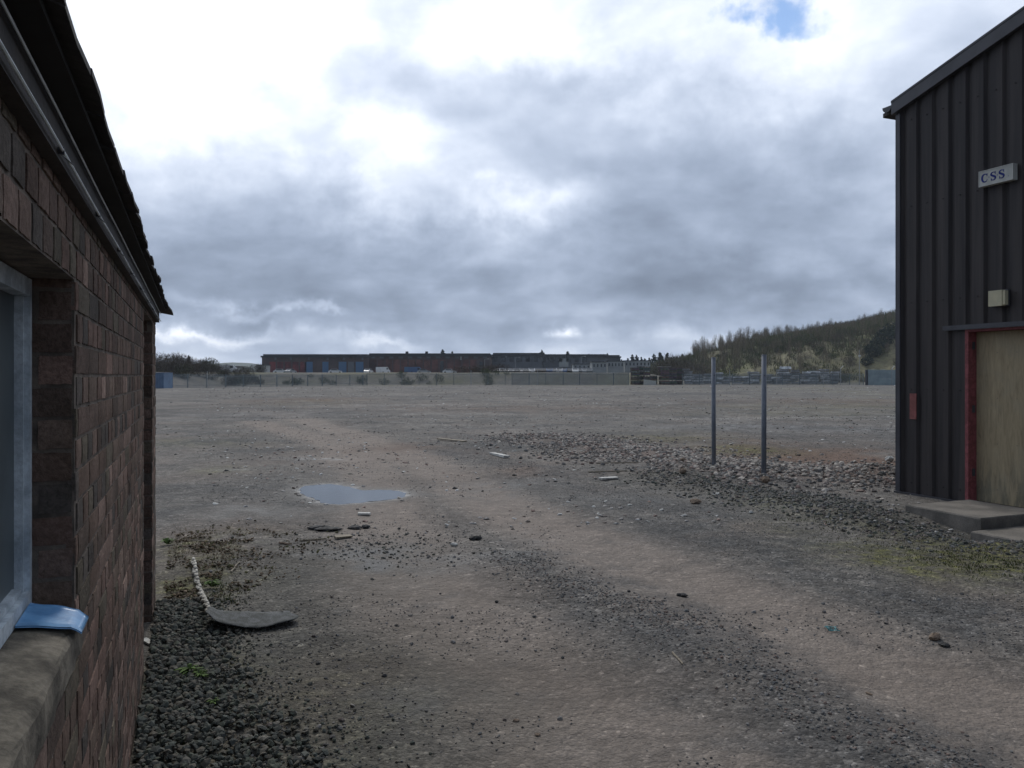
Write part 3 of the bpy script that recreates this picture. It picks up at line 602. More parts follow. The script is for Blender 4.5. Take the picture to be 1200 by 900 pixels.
# window
win = MB(); FD = -.085
def frame_bar(m_, s0, s1, z0, z1, o0=FD - .05, o1=FD): lbox(m_, s0, s1, o0, o1, z0, z1)
frame_bar(win, W0 + .01, W1 - .008, WZ1 - .045, WZ1 - .005); frame_bar(win, W0 + .01, W1 - .008, WZ0 + .05, WZ0 + .085)
frame_bar(win, W1 - .030, W1 - .008, WZ0 + .085, WZ1 - .045); frame_bar(win, W0 + .01, W0 + .05, WZ0 + .085, WZ1 - .045)
lbox(win, W1 - .040, W1 - .0305, FD - .045, FD - .012, WZ0 + .086, WZ1 - .046); lbox(win, W0 + .051, W1 - .063, FD - .045, FD - .012, WZ0 + .086, WZ0 + .100)
wf = brel(win).build('window_frame', white_m, brick_root)
q = MB(); lbox(q, W0 + .05, W1 - .031, FD - .034, FD - .030, WZ0 + .086, WZ1 - .046); brel(q).build('glass', glass_m, wf)
q = MB(); lbox(q, W0 + .01, W1 - .008, FD - .056, FD - .051, WZ0 + .05, WZ1 - .01); brel(q).build('dark_backing', dark_m, wf)  # dark sheet behind the glass, standing in for the shade of the room
# concrete sill, weathered, cracked in two lumps
q = MB(); rd = random.Random(9); ns = 26
sg = np.linspace(W0 - .04, W1 + .0, ns); og = [-.14, -.08, -.04, 0, .012, .018, .020, .019]
zg = [1.178, 1.172, 1.163, 1.152, 1.146, 1.136, 1.10, 1.065]
vs = []
for s in sg:
    for o, z in zip(og, zg): 
        k = .0025 if o > -.1 else 0
        s_ = min(s, W1 - .004) if o <= 0 else s
        vs.append(wl(s_ + (rd.uniform(-.004, .004) if o > 0 and s == sg[-1] else 0), o + rd.uniform(-k, k), z + rd.uniform(-k, k) * 1.6))
fs = []; no = len(og)
for i in range(ns - 1):
    for jj in range(no - 1): fs.append((i * no + jj, (i + 1) * no + jj, (i + 1) * no + jj + 1, i * no + jj + 1))
fs.append(tuple((ns - 1) * no + jj for jj in range(no))); fs.append(tuple(jj for jj in range(no))[::-1])
q.add(vs, fs); brel(q).build('sill', concrete_m, brick_root)
q = MB(); lbox(q, D0 + .005, D1 - .005, -.19, -.15, BZ, DZ1 - .005); dd = brel(q).build('door', door_m, brick_root)
q = MB(); q.bar(wl(D0 + .1, -.148, 1), wl(D0 + .1, -.10, 1), .012, 8); q.bar(wl(D0 + .09, -.10, 1), wl(D0 + .21, -.10, 1), .01, 8); brel(q).build('handle', zinc_m, dd)
# bright blue sheet lying on the sill
q = MB(); nu, nv = 12, 6; vs = []
for i in range(nu + 1):
    for jj in range(nv + 1):
        u = i / nu; v_ = jj / nv; o = -.082 + .118 * u; s = 1.80 + .17 * v_ + .03 * u * (1 - v_) - .015 * u * v_
        z = np.interp(o, [-.14, -.08, -.04, 0, .022, .036], [1.184, 1.178, 1.171, 1.160, 1.156, 1.150]) + .0018 * math.sin(u * 9 + v_ * 3) * v_ + .002 + (.003 * v_ if u < .9 else 0) - max(0, u - .85) * .05
        vs.append(wl(s, o, z))
W_ = nv + 1; fs = [(i * W_ + jj, (i + 1) * W_ + jj, (i + 1) * W_ + jj + 1, i * W_ + jj + 1) for i in range(nu) for jj in range(nv)]
top = list(vs); vs2 = [(x, y, z + .004) for x, y, z in top]; nb = len(vs)
fs2 = [tuple(nb + a for a in f)[::-1] for f in fs]
per = [i * W_ for i in range(nu + 1)] + [nu * W_ + j for j in range(1, nv + 1)] + [i * W_ + nv for i in range(nu - 1, -1, -1)] + [j for j in range(nv - 1, 0, -1)]
fs3 = [(per[i], per[(i + 1) % len(per)], nb + per[(i + 1) % len(per)], nb + per[i]) for i in range(len(per))]
q.add(vs + vs2, fs + fs2 + fs3); tag(q.build('plastic_sheet', blue_m, None, True), 'bright blue offcut of plastic sheet lying on the concrete window sill', 'plastic sheet')
# ================================================================ metal shed (right)
shed = empty('metal_shed', sh(1, 0, 0), 0, label='tall dark profiled metal shed with a boarded doorway on the right', cat='building')
sho = Vector(shed.location)
def srel(m_): return m_.xf(lambda x, y, z: (x - sho.x, y - sho.y, z - sho.z))
GW = 13.0; ZE = 5.60; RP = .262; BD = 22.0
def rz_(t): return ZE + RP * min(t, GW - t)
def sbox(m_, t0, t1, o0, o1, z0, z1, mi=0, col=None, z0b=None, z1b=None):
    z0b = z0 if z0b is None else z0b; z1b = z1 if z1b is None else z1b
    vs = [sh(t0, o0, z0), sh(t1, o0, z0b), sh(t1, o1, z0b), sh(t0, o1, z0), sh(t0, o0, z1), sh(t1, o0, z1b), sh(t1, o1, z1b), sh(t0, o1, z1)]
    m_.add(vs, [(0, 3, 2, 1), (4, 5, 6, 7), (0, 1, 5, 4), (1, 2, 6, 5), (2, 3, 7, 6), (3, 0, 4, 7)], mi, col)
# profiled gable sheet: raised pans with narrow shadow grooves
DT0, DT1, DZ = 1.11, 2.35, 2.335
prof = []; t = 0.06; PI_ = .262
while t < GW:
    prof += [(t, 0), (t + .030, -.038), (t + .078, -.038), (t + .100, 0)]; t += PI_
prof = [(0, 0)] + [p for p in prof if p[0] < GW] + [(GW, 0)]
q = MB(); rd = random.Random(3)
def clip_prof(a, b):
    P_ = [(a, float(np.interp(a, [p[0] for p in prof], [p[1] for p in prof])))] + [p for p in prof if a < p[0] < b] + [(b, float(np.interp(b, [p[0] for p in prof], [p[1] for p in prof])))]
    return P_
def sheet(a, b, z0, z1f):
    P_ = clip_prof(a, b)
    for (ta, oa), (tb, ob) in zip(P_[:-1], P_[1:]):
        q.add([sh(ta, oa, z0), sh(tb, ob, z0), sh(tb, ob, z1f(tb)), sh(ta, oa, z1f(ta))], [(3, 2, 1, 0)])
sheet(0, DT0, -.05, lambda t: DZ); sheet(0, GW, DZ, rz_); sheet(DT1, GW, -.05, lambda t: DZ)
for z in (.15, 1.5, 2.75, 4.15, 5.4):
    t = .06 + .18
    while t < 3:
        if z > DZ or t < DT0 - .02: q.box(sh(t, .004, z), (.014, .014, .014), R(22))
        t += PI_ 
srel(q).build('cladding', clad_m, shed)
# side walls and backing
q = MB()
sbox(q, .0, DT0, -.10, -.045, -.3, DZ); sbox(q, DT1, GW, -.10, -.045, -.3, DZ)
sbox(q, 0, GW / 2, -.10, -.045, DZ + .001, ZE, z1b=rz_(GW / 2)); sbox(q, GW / 2, GW, -.10, -.045, DZ + .001, rz_(GW / 2), z1b=ZE)
nb_ = 84
for side in (0, 1):
    for i in range(nb_):
        o = -.105 - i * PI_; tt = 0 if side == 0 else GW; sg_ = -1 if side == 0 else 1
        for (oa, ta, ob, tb) in ((o, 0, o - .05, .032), (o - .05, .032, o - .08, .032), (o - .08, .032, o - .12, 0), (o - .12, 0, o - PI_, 0)):
            a0 = tt - sg_ * ta; b0 = tt - sg_ * tb
            q.add([sh(a0, oa, -.3), sh(b0, ob, -.3), sh(b0, ob, ZE), sh(a0, oa, ZE)], [(0, 1, 2, 3)])
sbox(q, 0, GW, -BD - .1, -BD, -.3, ZE)
srel(q).build('side_wall', clad_m, shed)
q = MB()
for (ta, za, tb, zb) in ((-.25, ZE - .05, GW / 2, rz_(GW / 2) + .02), (GW / 2, rz_(GW / 2) + .02, GW + .25, ZE - .05)):
    sbox(q, ta, tb, -BD - .2, .02, za + .02, za + .08, z0b=zb + .02, z1b=zb + .08)
srel(q).build('roof', clad_m, shed)
q = MB()
sbox(q, -.05, GW / 2, .004, .075, ZE - .05, ZE + .155, z0b=rz_(GW / 2) - .035, z1b=rz_(GW / 2) + .17); sbox(q, GW / 2, GW + .1, .004, .075, rz_(GW / 2) - .035, rz_(GW / 2) + .17, z0b=ZE - .05, z1b=ZE + .155)
sbox(q, -.05, GW / 2, .0755, .082, ZE + .125, ZE + .155, z0b=rz_(GW / 2) + .14, z1b=rz_(GW / 2) + .17)
srel(q).build('verge_trim', trim_m, shed)
q = MB(); pts = []
for i in range(9): a_ = math.pi * (1 + i / 8); pts.append((-.14 + .085 * math.cos(a_), ZE + .10 + .085 * math.sin(a_)))
for (tA, zA), (tB, zB) in zip(pts[:-1], pts[1:]):
    vs = [sh(tA, .06, zA), sh(tB, .06, zB), sh(tB, -BD, zB), sh(tA, -BD, zA)]; vs += [sh(tA * .97, .06, zA + .006), sh(tB * .97, .06, zB + .006), sh(tB * .97, -BD, zB + .006), sh(tA * .97, -BD, zA + .006)]
    q.add(vs, [(0, 1, 2, 3), (7, 6, 5, 4), (0, 4, 5, 1), (2, 6, 7, 3)])
vs = [sh(a, .062, b) for a, b in pts] + [sh(a, .052, b) for a, b in pts]; n_ = len(pts); q.add(vs, [tuple(range(n_)), tuple(range(n_, 2 * n_))[::-1]] + [(i, i + 1, n_ + i + 1, n_ + i) for i in range(n_ - 1)])
srel(q).build('gutter', trim_m, shed)
q = MB(); sbox(q, -.015, .055, .002, .020, -.05, ZE - .052); sbox(q, -.022, -.012, -.10, .021, -.05, ZE - .052); srel(q).build('corner_trim', trim_m, shed)
q = MB(); sbox(q, -.03, DT0 - .01, .003, .045, -.10, -.0); srel(q).build('base_trim', trim_m, shed)
q = MB(); sbox(q, .80, DT1 + .25, .002, .055, DZ + .002, DZ + .045); sbox(q, .80, DT1 + .25, .048, .055, DZ - .02, DZ + .001); srel(q).build('door_flashing', trim_m, shed)
q = MB(); sbox(q, DT0 + .002, DT0 + .05, -.17, .012, .0, DZ - .003); sbox(q, DT1 - .05, DT1 - .002, -.17, .012, .0, DZ - .003); sbox(q, DT0 + .051, DT1 - .051, -.17, .010, DZ - .05, DZ - .004)
fr = srel(q).build('door_frame', red_m, shed)
for z in (.35, 1.2, 2.05): q = MB(); sbox(q, DT0 + .0505, DT0 + .056, -.11, -.06, z, z + .10); srel(q).build('hinge', trim_m, fr)
q = MB(); sbox(q, DT0 + .052, DT1 - .052, -.16, -.142, .02, DZ - .055); bo = srel(q).build('door_board', ply_m, shed)
for z in (.2, .8, 1.4, 2.0):
    for t in (DT0 + .09, DT0 + .35, DT0 + .62): q = MB(); q.bar(sh(t, -.141, z), sh(t, -.139, z), .005, 6); srel(q).build('screw', trim_m, bo)
q = MB(); sbox(q, DT0 + .0, DT1, -.2, .01, -.2, -.002); srel(q).build('threshold', slabc_m, shed)
q = MB(); sbox(q, .225, .335, .003, .016, 1.07, 1.44); q.bar(sh(.28, .017, 1.40), sh(.28, .02, 1.40), .008, 6); srel(q).build('plate', redp_m, shed)
# sign
sg0, sg1 = 1.375, 1.84
sgn = empty('sign', sh((sg0 + sg1) * .54, .05, 4.17), 0, label='small cream sign box lettered C·S·S in blue high on the metal shed', cat='sign'); so_ = Vector(sgn.location)
def rel(m_, o): return m_.xf(lambda x, y, z: (x - o.x, y - o.y, z - o.z))
SZ0, SZ1 = 4.165, 4.37
q = MB(); sbox(q, sg0, sg1, .004, .085, SZ0, SZ1); rel(q, so_).build('sign_box', signw_m, sgn)
q = MB()
for (a, b, c, d) in ((sg0, sg1, SZ0, SZ0 + .010), (sg0, sg1, SZ1 - .010, SZ1)): sbox(q, a - .004, b + .004, .0855, .090, c, d)
for a in (sg0 - .004, sg1 - .006): sbox(q, a, a + .010, .0855, .090, SZ0 + .0102, SZ1 - .0102)
rel(q, so_).build('sign_rim', signw_m, sgn)
def stroke(m_, pts, wid, t0, z0, h, o=.088):
    """ribbon of varying width along pts (unit glyph space) on the sign face"""
    P_ = [Vector((p[0] * h, p[1] * h)) for p in pts]; L = []; Rr = []
    for i, p in enumerate(P_):
        d = (P_[min(i + 1, len(P_) - 1)] - P_[max(i - 1, 0)]).normalized(); n_ = Vector((-d.y, d.x)) * wid[i] * h / 2; L.append(p + n_); Rr.append(p - n_)
    for i in range(len(P_) - 1):
        a, b, c, d = L[i], L[i + 1], Rr[i + 1], Rr[i]
        vs = [sh(t0 + v_.x, oo, z0 + v_.y) for oo in (o, o - .003) for v_ in (a, b, c, d)]
        m_.add(vs, [(0, 1, 2, 3), (3, 2, 1, 0), (0, 4, 5, 1), (2, 6, 7, 3)])
def arc(cx, cy, rx, ry, a0, a1, n_): return [(cx + rx * math.cos(R(a0 + (a1 - a0) * i / n_)), cy + ry * math.sin(R(a0 + (a1 - a0) * i / n_))) for i in range(n_ + 1)]
def letterC(m_, t0, z0, h):
    p = arc(.40, .5, .33, .43, 48, 312, 18); w_ = [.08 + .15 * abs(math.sin(math.pi * i / 18)) ** 2 for i in range(19)]; stroke(m_, p, w_, t0, z0, h)
    stroke(m_, [(.66, .98), (.66, .66)], [.07, .07], t0, z0, h); stroke(m_, [(.68, .34), (.66, .2)], [.05, .05], t0, z0, h)
def letterS(m_, t0, z0, h):
    p = arc(.37, .72, .25, .21, 35, 200, 9) + arc(.37, .28, .25, .21, 40, -155, 12)
    n_ = len(p); w_ = [.08 + .14 * math.exp(-((i / (n_ - 1) - .47) / .22) ** 2) for i in range(n_)]; stroke(m_, p, w_, t0, z0, h)
    stroke(m_, [(.61, .97), (.61, .66)], [.06, .06], t0, z0, h); stroke(m_, [(.13, .34), (.13, .03)], [.06, .06], t0, z0, h)
hh = .118; zb = SZ0 + .045
for fn, t in ((letterC, .035), (letterS, .155), (letterS, .270)): q = MB(); fn(q, sg0 + t, zb, hh); rel(q, so_).build('letter', ink_m, sgn)
for t, w, zz in ((.136, .09, .5), (.250, .09, .5), (.40, .07, .12)): q = MB(); stroke(q, [(0, zz), (w, zz)], [w + .02, w + .02], sg0 + t, zb, hh); rel(q, so_).build('dot', ink_m, sgn)
# cream wall lamp box
lb = empty('wall_light', sh(1.63, .05, 2.58), 0, label='square cream plastic box mounted above the boarded doorway', cat='wall box'); lo_ = Vector(lb.location)
q = MB(); sbox(q, 1.515, 1.74, .004, .035, 2.585, 2.80); rel(q, lo_).build('back_plate', trim_m, lb)
q = MB(); sbox(q, 1.52, 1.705, .0355, .105, 2.59, 2.79); rel(q, lo_).build('housing', cream_m, lb)
q = MB(); sbox(q, 1.706, 1.74, .0355, .095, 2.60, 2.78); q.bar(sh(1.69, .1055, 2.77), sh(1.69, .108, 2.77), .006, 6); rel(q, lo_).build('side_cover', cream_m, lb)
# door slabs
def slab(name, corners, z1, z0, label, mt):
    q = MB(); n_ = len(corners); rdd = random.Random(len(name) + int(z1 * 100)); pts = []
    for i in range(n_):
        a, b = corners[i], corners[(i + 1) % n_]
        for k_ in range(8): f = k_ / 8; pts.append((a[0] + (b[0] - a[0]) * f + rdd.uniform(-.006, .006), a[1] + (b[1] - a[1]) * f + rdd.uniform(-.006, .006)))
    cx = sum(p[0] for p in pts) / len(pts); cy = sum(p[1] for p in pts) / len(pts); m_ = len(pts)
    ins = [(cx + (x - cx) * .985, cy + (y - cy) * .985) for x, y in pts]
    vs = [(x, y, z0) for x, y in pts] + [(x, y, z1 - .015 + rdd.uniform(-.003, .003)) for x, y in pts] + [(x, y, z1) for x, y in ins]
    fs = [(i, (i + 1) % m_, m_ + (i + 1) % m_, m_ + i) for i in range(m_)] + [(m_ + i, m_ + (i + 1) % m_, 2 * m_ + (i + 1) % m_, 2 * m_ + i) for i in range(m_)] + [tuple(range(2 * m_, 3 * m_)), tuple(range(m_))[::-1]]
    q.add(vs, fs); return tag(q.build(name, mt), label, 'concrete slab')
def s2(t, o): p = sh(t, o); return (p[0], p[1])
slab('concrete_slab', [s2(1.22, 1.20), s2(2.26, 1.20), s2(2.26, .06), s2(1.22, .06)][::-1], .05, -.22, 'raised brown concrete doorstep slab in front of the boarded doorway', slabc_m)
slab('concrete_slab', [s2(2.30, 1.42), s2(3.5, 1.42), s2(3.5, .1), s2(2.30, .1)][::-1], -.075, -.3, 'lower concrete slab cut off by the right edge beside the doorstep', slabc_m)
# ================================================================ steel posts
def post(px, yb, yt, r, label, lean=0.0):
    x, y = g2(px, yb); z0 = gz(x, y); zt_ = zt(yt, y)
    e_ = empty('steel_post', (x, y, z0), 0, label=label, cat='post', group='steel posts standing in the rubble')
    q = MB(); q.bar((0, 0, -.3), (lean, 0, zt_ - z0), r, 20); q.build('shaft', steel_m, e_, True)
    q = MB(); q.bar((lean, 0, zt_ - z0), (lean, 0, zt_ - z0 + .012), r * 1.12, 20, r * .9); q.build('cap', steel_m, e_)
    q = MB(); q.bar((0, -r, 1.7 - z0), (0, -r - .006, 1.7 - z0), .009, 6); q.build('bolt', trim_m, e_)
post(836.5, 550, 419.5, .038, 'left and slightly farther grey steel post standing in the rubble bank', -.008)
post(895, 560, 416.5, .041, 'right and slightly nearer grey steel post standing in the rubble bank', .004)
# ================================================================ debris
mats_d = dict(wood=pmat('weathered_wood', (.30, .26, .20), .85, (.18, .15, .11), scale=20, stretch=(1, 6, 1)), white=pmat('white_fragment', (.55, .54, .50), .8, (.38, .37, .34), scale=20),
              black=pmat('black_rubber', (.03, .03, .03), .7, scale=30, bump=.004, bscale=60), felt=pmat('mineral_felt', (.115, .118, .118), .9, (.065, .068, .062), scale=16, bump=.006, bscale=160, fine=.4),
              rope=pmat('pale_cord', (.42, .40, .35), .8, (.28, .26, .22), scale=30), teal=pmat('teal_plastic', (.05, .24, .26), .4), tan=pmat('tan_stone', (.25, .19, .14), .9, (.15, .11, .08), scale=25, bump=.004))
# felt strip
def felt():
    a = Vector(g2(243, 735)); b = Vector(g2(345, 727)); q = MB(); n_ = 22; m_ = 6; vs = []
    dirv_ = (b - a).normalized(); nn = Vector((-dirv_.y, dirv_.x)); rdd = random.Random(4)
    for lay in (0, 1):
        for i in range(n_ + 1):
            for jj in range(m_ + 1):
                u = i / n_; v_ = jj / m_; w_ = .25 + .05 * math.sin(u * 3.1) - .03 * u * u
                p = a + (b - a) * u + nn * (.05 * u * v_ + rdd.uniform(-.006, .006)) + nn * (w_ * (v_ - .5) - .03 * math.sin(u * 3)) + dirv_ * (.03 * math.sin(v_ * 5) * (u > .9))
                z = gz(p.x, p.y) + .030 + .05 * (1 - u) ** 2 + .012 * math.sin(u * 7 + 1) * (1 - v_) + .05 * math.exp(-(u / .08) ** 2) * (1 - v_ * .5) + (.004 if lay else 0)
                vs.append((p.x, p.y, z))
    W_ = m_ + 1; T = (n_ + 1) * W_; fs = []
    for i in range(n_):
        for jj in range(m_): qd = (i * W_ + jj, (i + 1) * W_ + jj, (i + 1) * W_ + jj + 1, i * W_ + jj + 1); fs += [qd[::-1], tuple(T + k for k in qd)]
    for i in range(n_): fs += [(i * W_, (i + 1) * W_, T + (i + 1) * W_, T + i * W_), (T + i * W_ + m_, T + (i + 1) * W_ + m_, (i + 1) * W_ + m_, i * W_ + m_)]
    for jj in range(m_): fs += [(jj + 1, jj, T + jj, T + jj + 1), (n_ * W_ + jj, n_ * W_ + jj + 1, T + n_ * W_ + jj + 1, T + n_ * W_ + jj)]
    q.add(vs, fs); tag(q.build('felt_strip', mats_d['felt'], None, True), 'curling strip of grey roofing felt lying on the gravel by the brick wall', 'roofing felt')
    q = MB(); pts = [g2(*p) for p in ((246, 727), (241, 714), (236, 700), (230, 684), (226, 664))]; path = []
    for (p0, p1) in zip(pts[:-1], pts[1:]):
        for k_ in range(9): f = k_ / 9; path.append((p0[0] + (p1[0] - p0[0]) * f, p0[1] + (p1[1] - p0[1]) * f))
    for i, (x, y) in enumerate(path):      # twisted: alternating fat lobes around the axis
        z = gz(x, y) + .028 + .012 * math.sin(i * .25); 
        for ph in (0, math.pi):
            a0 = i * .85 + ph; a1 = (i + 1) * .85 + ph; nxp = path[min(i + 1, len(path) - 1)]
            if nxp == (x, y): continue
            q.bar((x + .013 * math.cos(a0), y, z + .013 * math.sin(a0)), (nxp[0] + .013 * math.cos(a1), nxp[1], z + .013 * math.sin(a1)), .012 if i % 2 else .0135, 7)
    tag(q.build('twisted_cord', mats_d['rope'], None, True), 'stiff pale twisted cord lying on mossy ground next to the felt strip', 'cord')
felt()
def stick(px, py, px2, py2, r, mt, label, cat='stick', name='wood_piece', flat=False):
    a = g2(px, py); b = g2(px2, py2); za, zb = gz(*a) + r, gz(*b) + r; q = MB(); L = math.dist(a, b); n_ = 5; rdd = random.Random(int(px)); pr = None
    if flat:
        q.box((0, 0, 0), (L, r * 5, r * 1.2), math.atan2(b[1] - a[1], b[0] - a[0]), jit=r * .25); o = q.build(name, mt); o.location = ((a[0] + b[0]) / 2, (a[1] + b[1]) / 2, (za + zb) / 2 + r * .1)
    else:
        for i in range(n_ + 1):
            f = i / n_; p = ((a[0] + (b[0] - a[0]) * f) + rdd.uniform(-1, 1) * L * .03, (a[1] + (b[1] - a[1]) * f) + rdd.uniform(-1, 1) * L * .03, za + (zb - za) * f + rdd.uniform(0, .3) * r)
            if pr: q.bar(pr, p, r * (1.1 - .3 * f), 6, r * (1.05 - .35 * f))
            pr = p
        o = q.build(name, mt)
    return tag(o, label, cat)
stick(352, 637, 383, 634, .012, mats_d['wood'], 'pale grey stick on bare ground below the puddle')
stick(218, 637, 254, 640, .010, mats_d['wood'], 'brownish stick lying in the dry litter near the brick wall')
stick(271, 674, 281, 664, .008, mats_d['wood'], 'short slanting twig in the litter beyond the felt strip')
stick(327, 640, 342, 642, .012, mats_d['tan'], 'short tan piece of wood left of the pale grey stick')
stick(393, 633, 412, 631, .018, mats_d['wood'], 'flat pale splinter of timber right of the pale grey stick', flat=True)
stick(420, 602, 434, 602, .016, mats_d['white'], 'small whitish scrap just below the puddle edge', 'scrap', 'scrap', True)
stick(168, 750, 184, 758, .009, mats_d['white'], 'pale sliver wedged in the gravel against the brick wall', 'scrap', 'scrap', True)
stick(703, 564, 723, 563, .022, mats_d['white'], 'white broken board on the track edge left of the steel posts', 'board', 'board', True)
stick(514, 516, 545, 519, .025, mats_d['wood'], 'long pale timber batten in the middle of the yard', 'timber', 'timber', True)
stick(577, 532, 594, 536, .030, mats_d['white'], 'pale slab of board beside the end of the rubble bank', 'board', 'board', True)
stick(788, 768, 800, 781, .006, mats_d['wood'], 'thin pale straw on the gravel crown of the track')
stick(690, 556, 735, 556, .014, mats_d['wood'], 'brown branch lying at the foot of the rubble bank')
stick(700, 545, 748, 543, .012, mats_d['wood'], 'thin branch lying across the rubble bank left of the posts')
stick(840, 546, 884, 549, .012, mats_d['black'], 'dark rod lying between the two steel posts', 'rod', 'rod')
stick(1015, 812, 1022, 815, .006, mats_d['tan'], 'tiny orange-brown splinter on the right wheel track')
def lump(px, py, w_, d_, h_, mt, name, label, cat, seed, nsub=3, parts=1):
    rdd = random.Random(seed); x, y = g2(px, py); q = MB()
    for k_ in range(parts):
        ox, oy = (rdd.uniform(-.5, .5) * w_, rdd.uniform(-.5, .5) * d_) if parts > 1 else (0, 0); sc = rdd.uniform(.35, .7) if parts > 1 else .5
        n_ = 9; rings = 5; vs = []
        for r_ in range(rings + 1):
            ph = -math.pi / 2 + math.pi * r_ / rings
            for i in range(n_):
                a_ = 2 * math.pi * i / n_; k2 = rdd.uniform(.78, 1.18); vs.append((ox + w_ * sc * math.cos(ph) * math.cos(a_) * k2, oy + d_ * sc * math.cos(ph) * math.sin(a_) * k2, h_ * .5 + h_ * .5 * math.sin(ph) * rdd.uniform(.8, 1.1)))
        q.add(vs, [(r_ * n_ + i, r_ * n_ + (i + 1) % n_, (r_ + 1) * n_ + (i + 1) % n_, (r_ + 1) * n_ + i) for r_ in range(rings) for i in range(n_)] + [tuple(range(n_))[::-1], tuple(range(rings * n_, rings * n_ + n_))])
    o = q.build(name, mt); o.location = (x, y, gz(x, y) - h_ * .12); return tag(o, label, cat)
lump(380, 621, .20, .12, .05, mats_d['black'], 'rubber_scrap', 'crumpled black scrap below the left end of the puddle', 'scrap', 1, parts=4)
lump(421, 618, .14, .10, .05, mats_d['black'], 'earth_clod', 'dark clod below the middle of the puddle', 'clod', 2, parts=3)
lump(558, 633, .10, .06, .05, mats_d['black'], 'rubber_scrap', 'black bent scrap beside the small white block on the track', 'scrap', 3, parts=4)
lump(532, 640, .075, .06, .04, mats_d['white'], 'concrete_block', 'small whitish block lying on the bare track left of the black scrap', 'block', 4)
lump(800, 697, .055, .045, .03, mats_d['black'], 'rubber_scrap', 'small black lump alone on the right wheel track', 'scrap', 5, parts=3)
lump(737, 695, .03, .03, .02, mats_d['black'], 'small_stone', 'small black stone above the gravel crown of the track', 'stone', 6)
lump(1094, 748, .05, .05, .05, mats_d['tan'], 'earth_clod', 'brown clod of earth on the right side of the track', 'clod', 7, parts=4)
lump(1112, 757, .05, .04, .025, mats_d['black'], 'earth_clod', 'flat dark clod touching the brown clod on the track', 'clod', 8, parts=3)
lump(1042, 541, .17, .15, .14, mats_d['white'], 'white_stone', 'large whitish stone on the rubble bank beside the metal shed', 'stone', 9)
lump(800, 562, .13, .12, .11, mats_d['tan'], 'large_stone', 'large pinkish stone in the rubble left of the steel posts', 'stone', 10)
lump(815, 589, .14, .11, .08, mats_d['tan'], 'large_stone', 'tan flattened stone at the near edge of the rubble bank', 'stone', 11)
lump(880, 601, .06, .05, .04, mats_d['white'], 'white_stone', 'small white stone in the mossy verge below the posts', 'stone', 12)
lump(897, 566, .16, .13, .12, mats_d['tan'], 'large_stone', 'stone resting at the foot of the right steel post', 'stone', 13)
lump(800, 545, .12, .1, .08, mats_d['tan'], 'large_stone', 'brown stone in the rubble just left of the left steel post', 'stone', 14)
lump(582, 705, .03, .025, .02, mats_d['black'], 'small_stone', 'small black stone on the left wheel track', 'stone', 15)
lump(516, 692, .02, .02, .012, mats_d['black'], 'small_stone', 'tiny black stone between the wheel tracks near the felt', 'stone', 16)
lump(605, 840, .035, .025, .014, mats_d['tan'], 'small_stone', 'flat grey-brown stone at the bottom centre of the track', 'stone', 17)
lump(630, 857, .03, .025, .014, mats_d['tan'], 'small_stone', 'flat stone at the bottom centre nearest the camera', 'stone', 18)
q = MB(); x0, y0 = g2(975, 735); z0 = gz(x0, y0) + .008; pr = None; rd = random.Random(6)
for i in range(26):
    a_ = i * .9; p = (x0 + .035 * math.cos(a_) + rd.uniform(-.012, .012), y0 + .05 * math.sin(a_ * .7) + rd.uniform(-.01, .01), z0 + abs(.01 * math.sin(i)))
    if pr: q.bar(pr, p, .0028, 5)
    pr = p
tag(q.build('twine_tangle', mats_d['teal']), 'small tangle of teal plastic twine on the right wheel track', 'twine')
# ================================================================ beyond the yard: fences
pal_m = pmat('fence_steel', (.24, .265, .255), .6, (.18, .20, .19), scale=.5, metal=.2)
pal2_m = pmat('fence_steel_blue', (.16, .20, .215), .6, (.11, .14, .155), scale=.5, metal=.2)
sheetb_m = pmat('sheeted_panel', (.28, .34, .35), .6, (.21, .26, .27), scale=.8)
def fence(a, b, h, name, label, mt, pale=.075, gap=.155, posts=3.0, brace=()):
    a = Vector(a); b = Vector(b); L = (b - a).length; d = (b - a) / L; ang = math.atan2(d.y, d.x)
    ro = empty(name, (a.x, a.y, 0), 0, label=label, cat='fence'); q = MB(); s = 0
    while s < L:
        p = d * s; z0 = gz(a.x + p.x, a.y + p.y); hh_ = h + random.uniform(-.03, .03)
        vs = [(p.x - d.x * pale / 2, p.y - d.y * pale / 2), (p.x + d.x * pale / 2, p.y + d.y * pale / 2)]
        n_ = Vector((-d.y, d.x)) * .015
        pts = [(vs[0][0], vs[0][1], z0 - .1), (vs[1][0], vs[1][1], z0 - .1), (vs[1][0], vs[1][1], z0 + hh_ - .1), (p.x, p.y, z0 + hh_), (vs[0][0], vs[0][1], z0 + hh_ - .1)]
        pts2 = [(x + n_.x, y + n_.y, z) for x, y, z in pts]
        q.add(pts + pts2, [(0, 1, 2, 3, 4), (9, 8, 7, 6, 5), (1, 6, 7, 2), (0, 4, 9, 5), (4, 3, 8, 9), (3, 2, 7, 8)]); s += gap
    q.build('pales', mt, ro); q = MB()
    for hz in (.35, h - .35):
        n_ = int(L / 6) + 1
        for i in range(n_):
            f0, f1 = i / n_, (i + 1) / n_; p0 = d * L * f0; p1 = d * L * f1
            q.bar((p0.x, p0.y + .05, gz(a.x + p0.x, a.y + p0.y) + hz), (p1.x, p1.y + .05, gz(a.x + p1.x, a.y + p1.y) + hz), .03, 4)
    q.build('rails', mt, ro); np_ = int(L / posts) + 1; q = MB()
    for i in range(np_ + 1):
        p = d * min(i * posts, L); z0 = gz(a.x + p.x, a.y + p.y); q = MB(); q.box((p.x, p.y + .1, z0 + (h - .1) / 2), (.1, .1, h - .1), ang); q.build('fence_post', mt, ro)
    return ro
FL = (at(196, 108), 108.0); FM = (at(430, 138), 138.0); FR = (at(600, 140), 140.0); FG = (at(737, 141), 141.0)
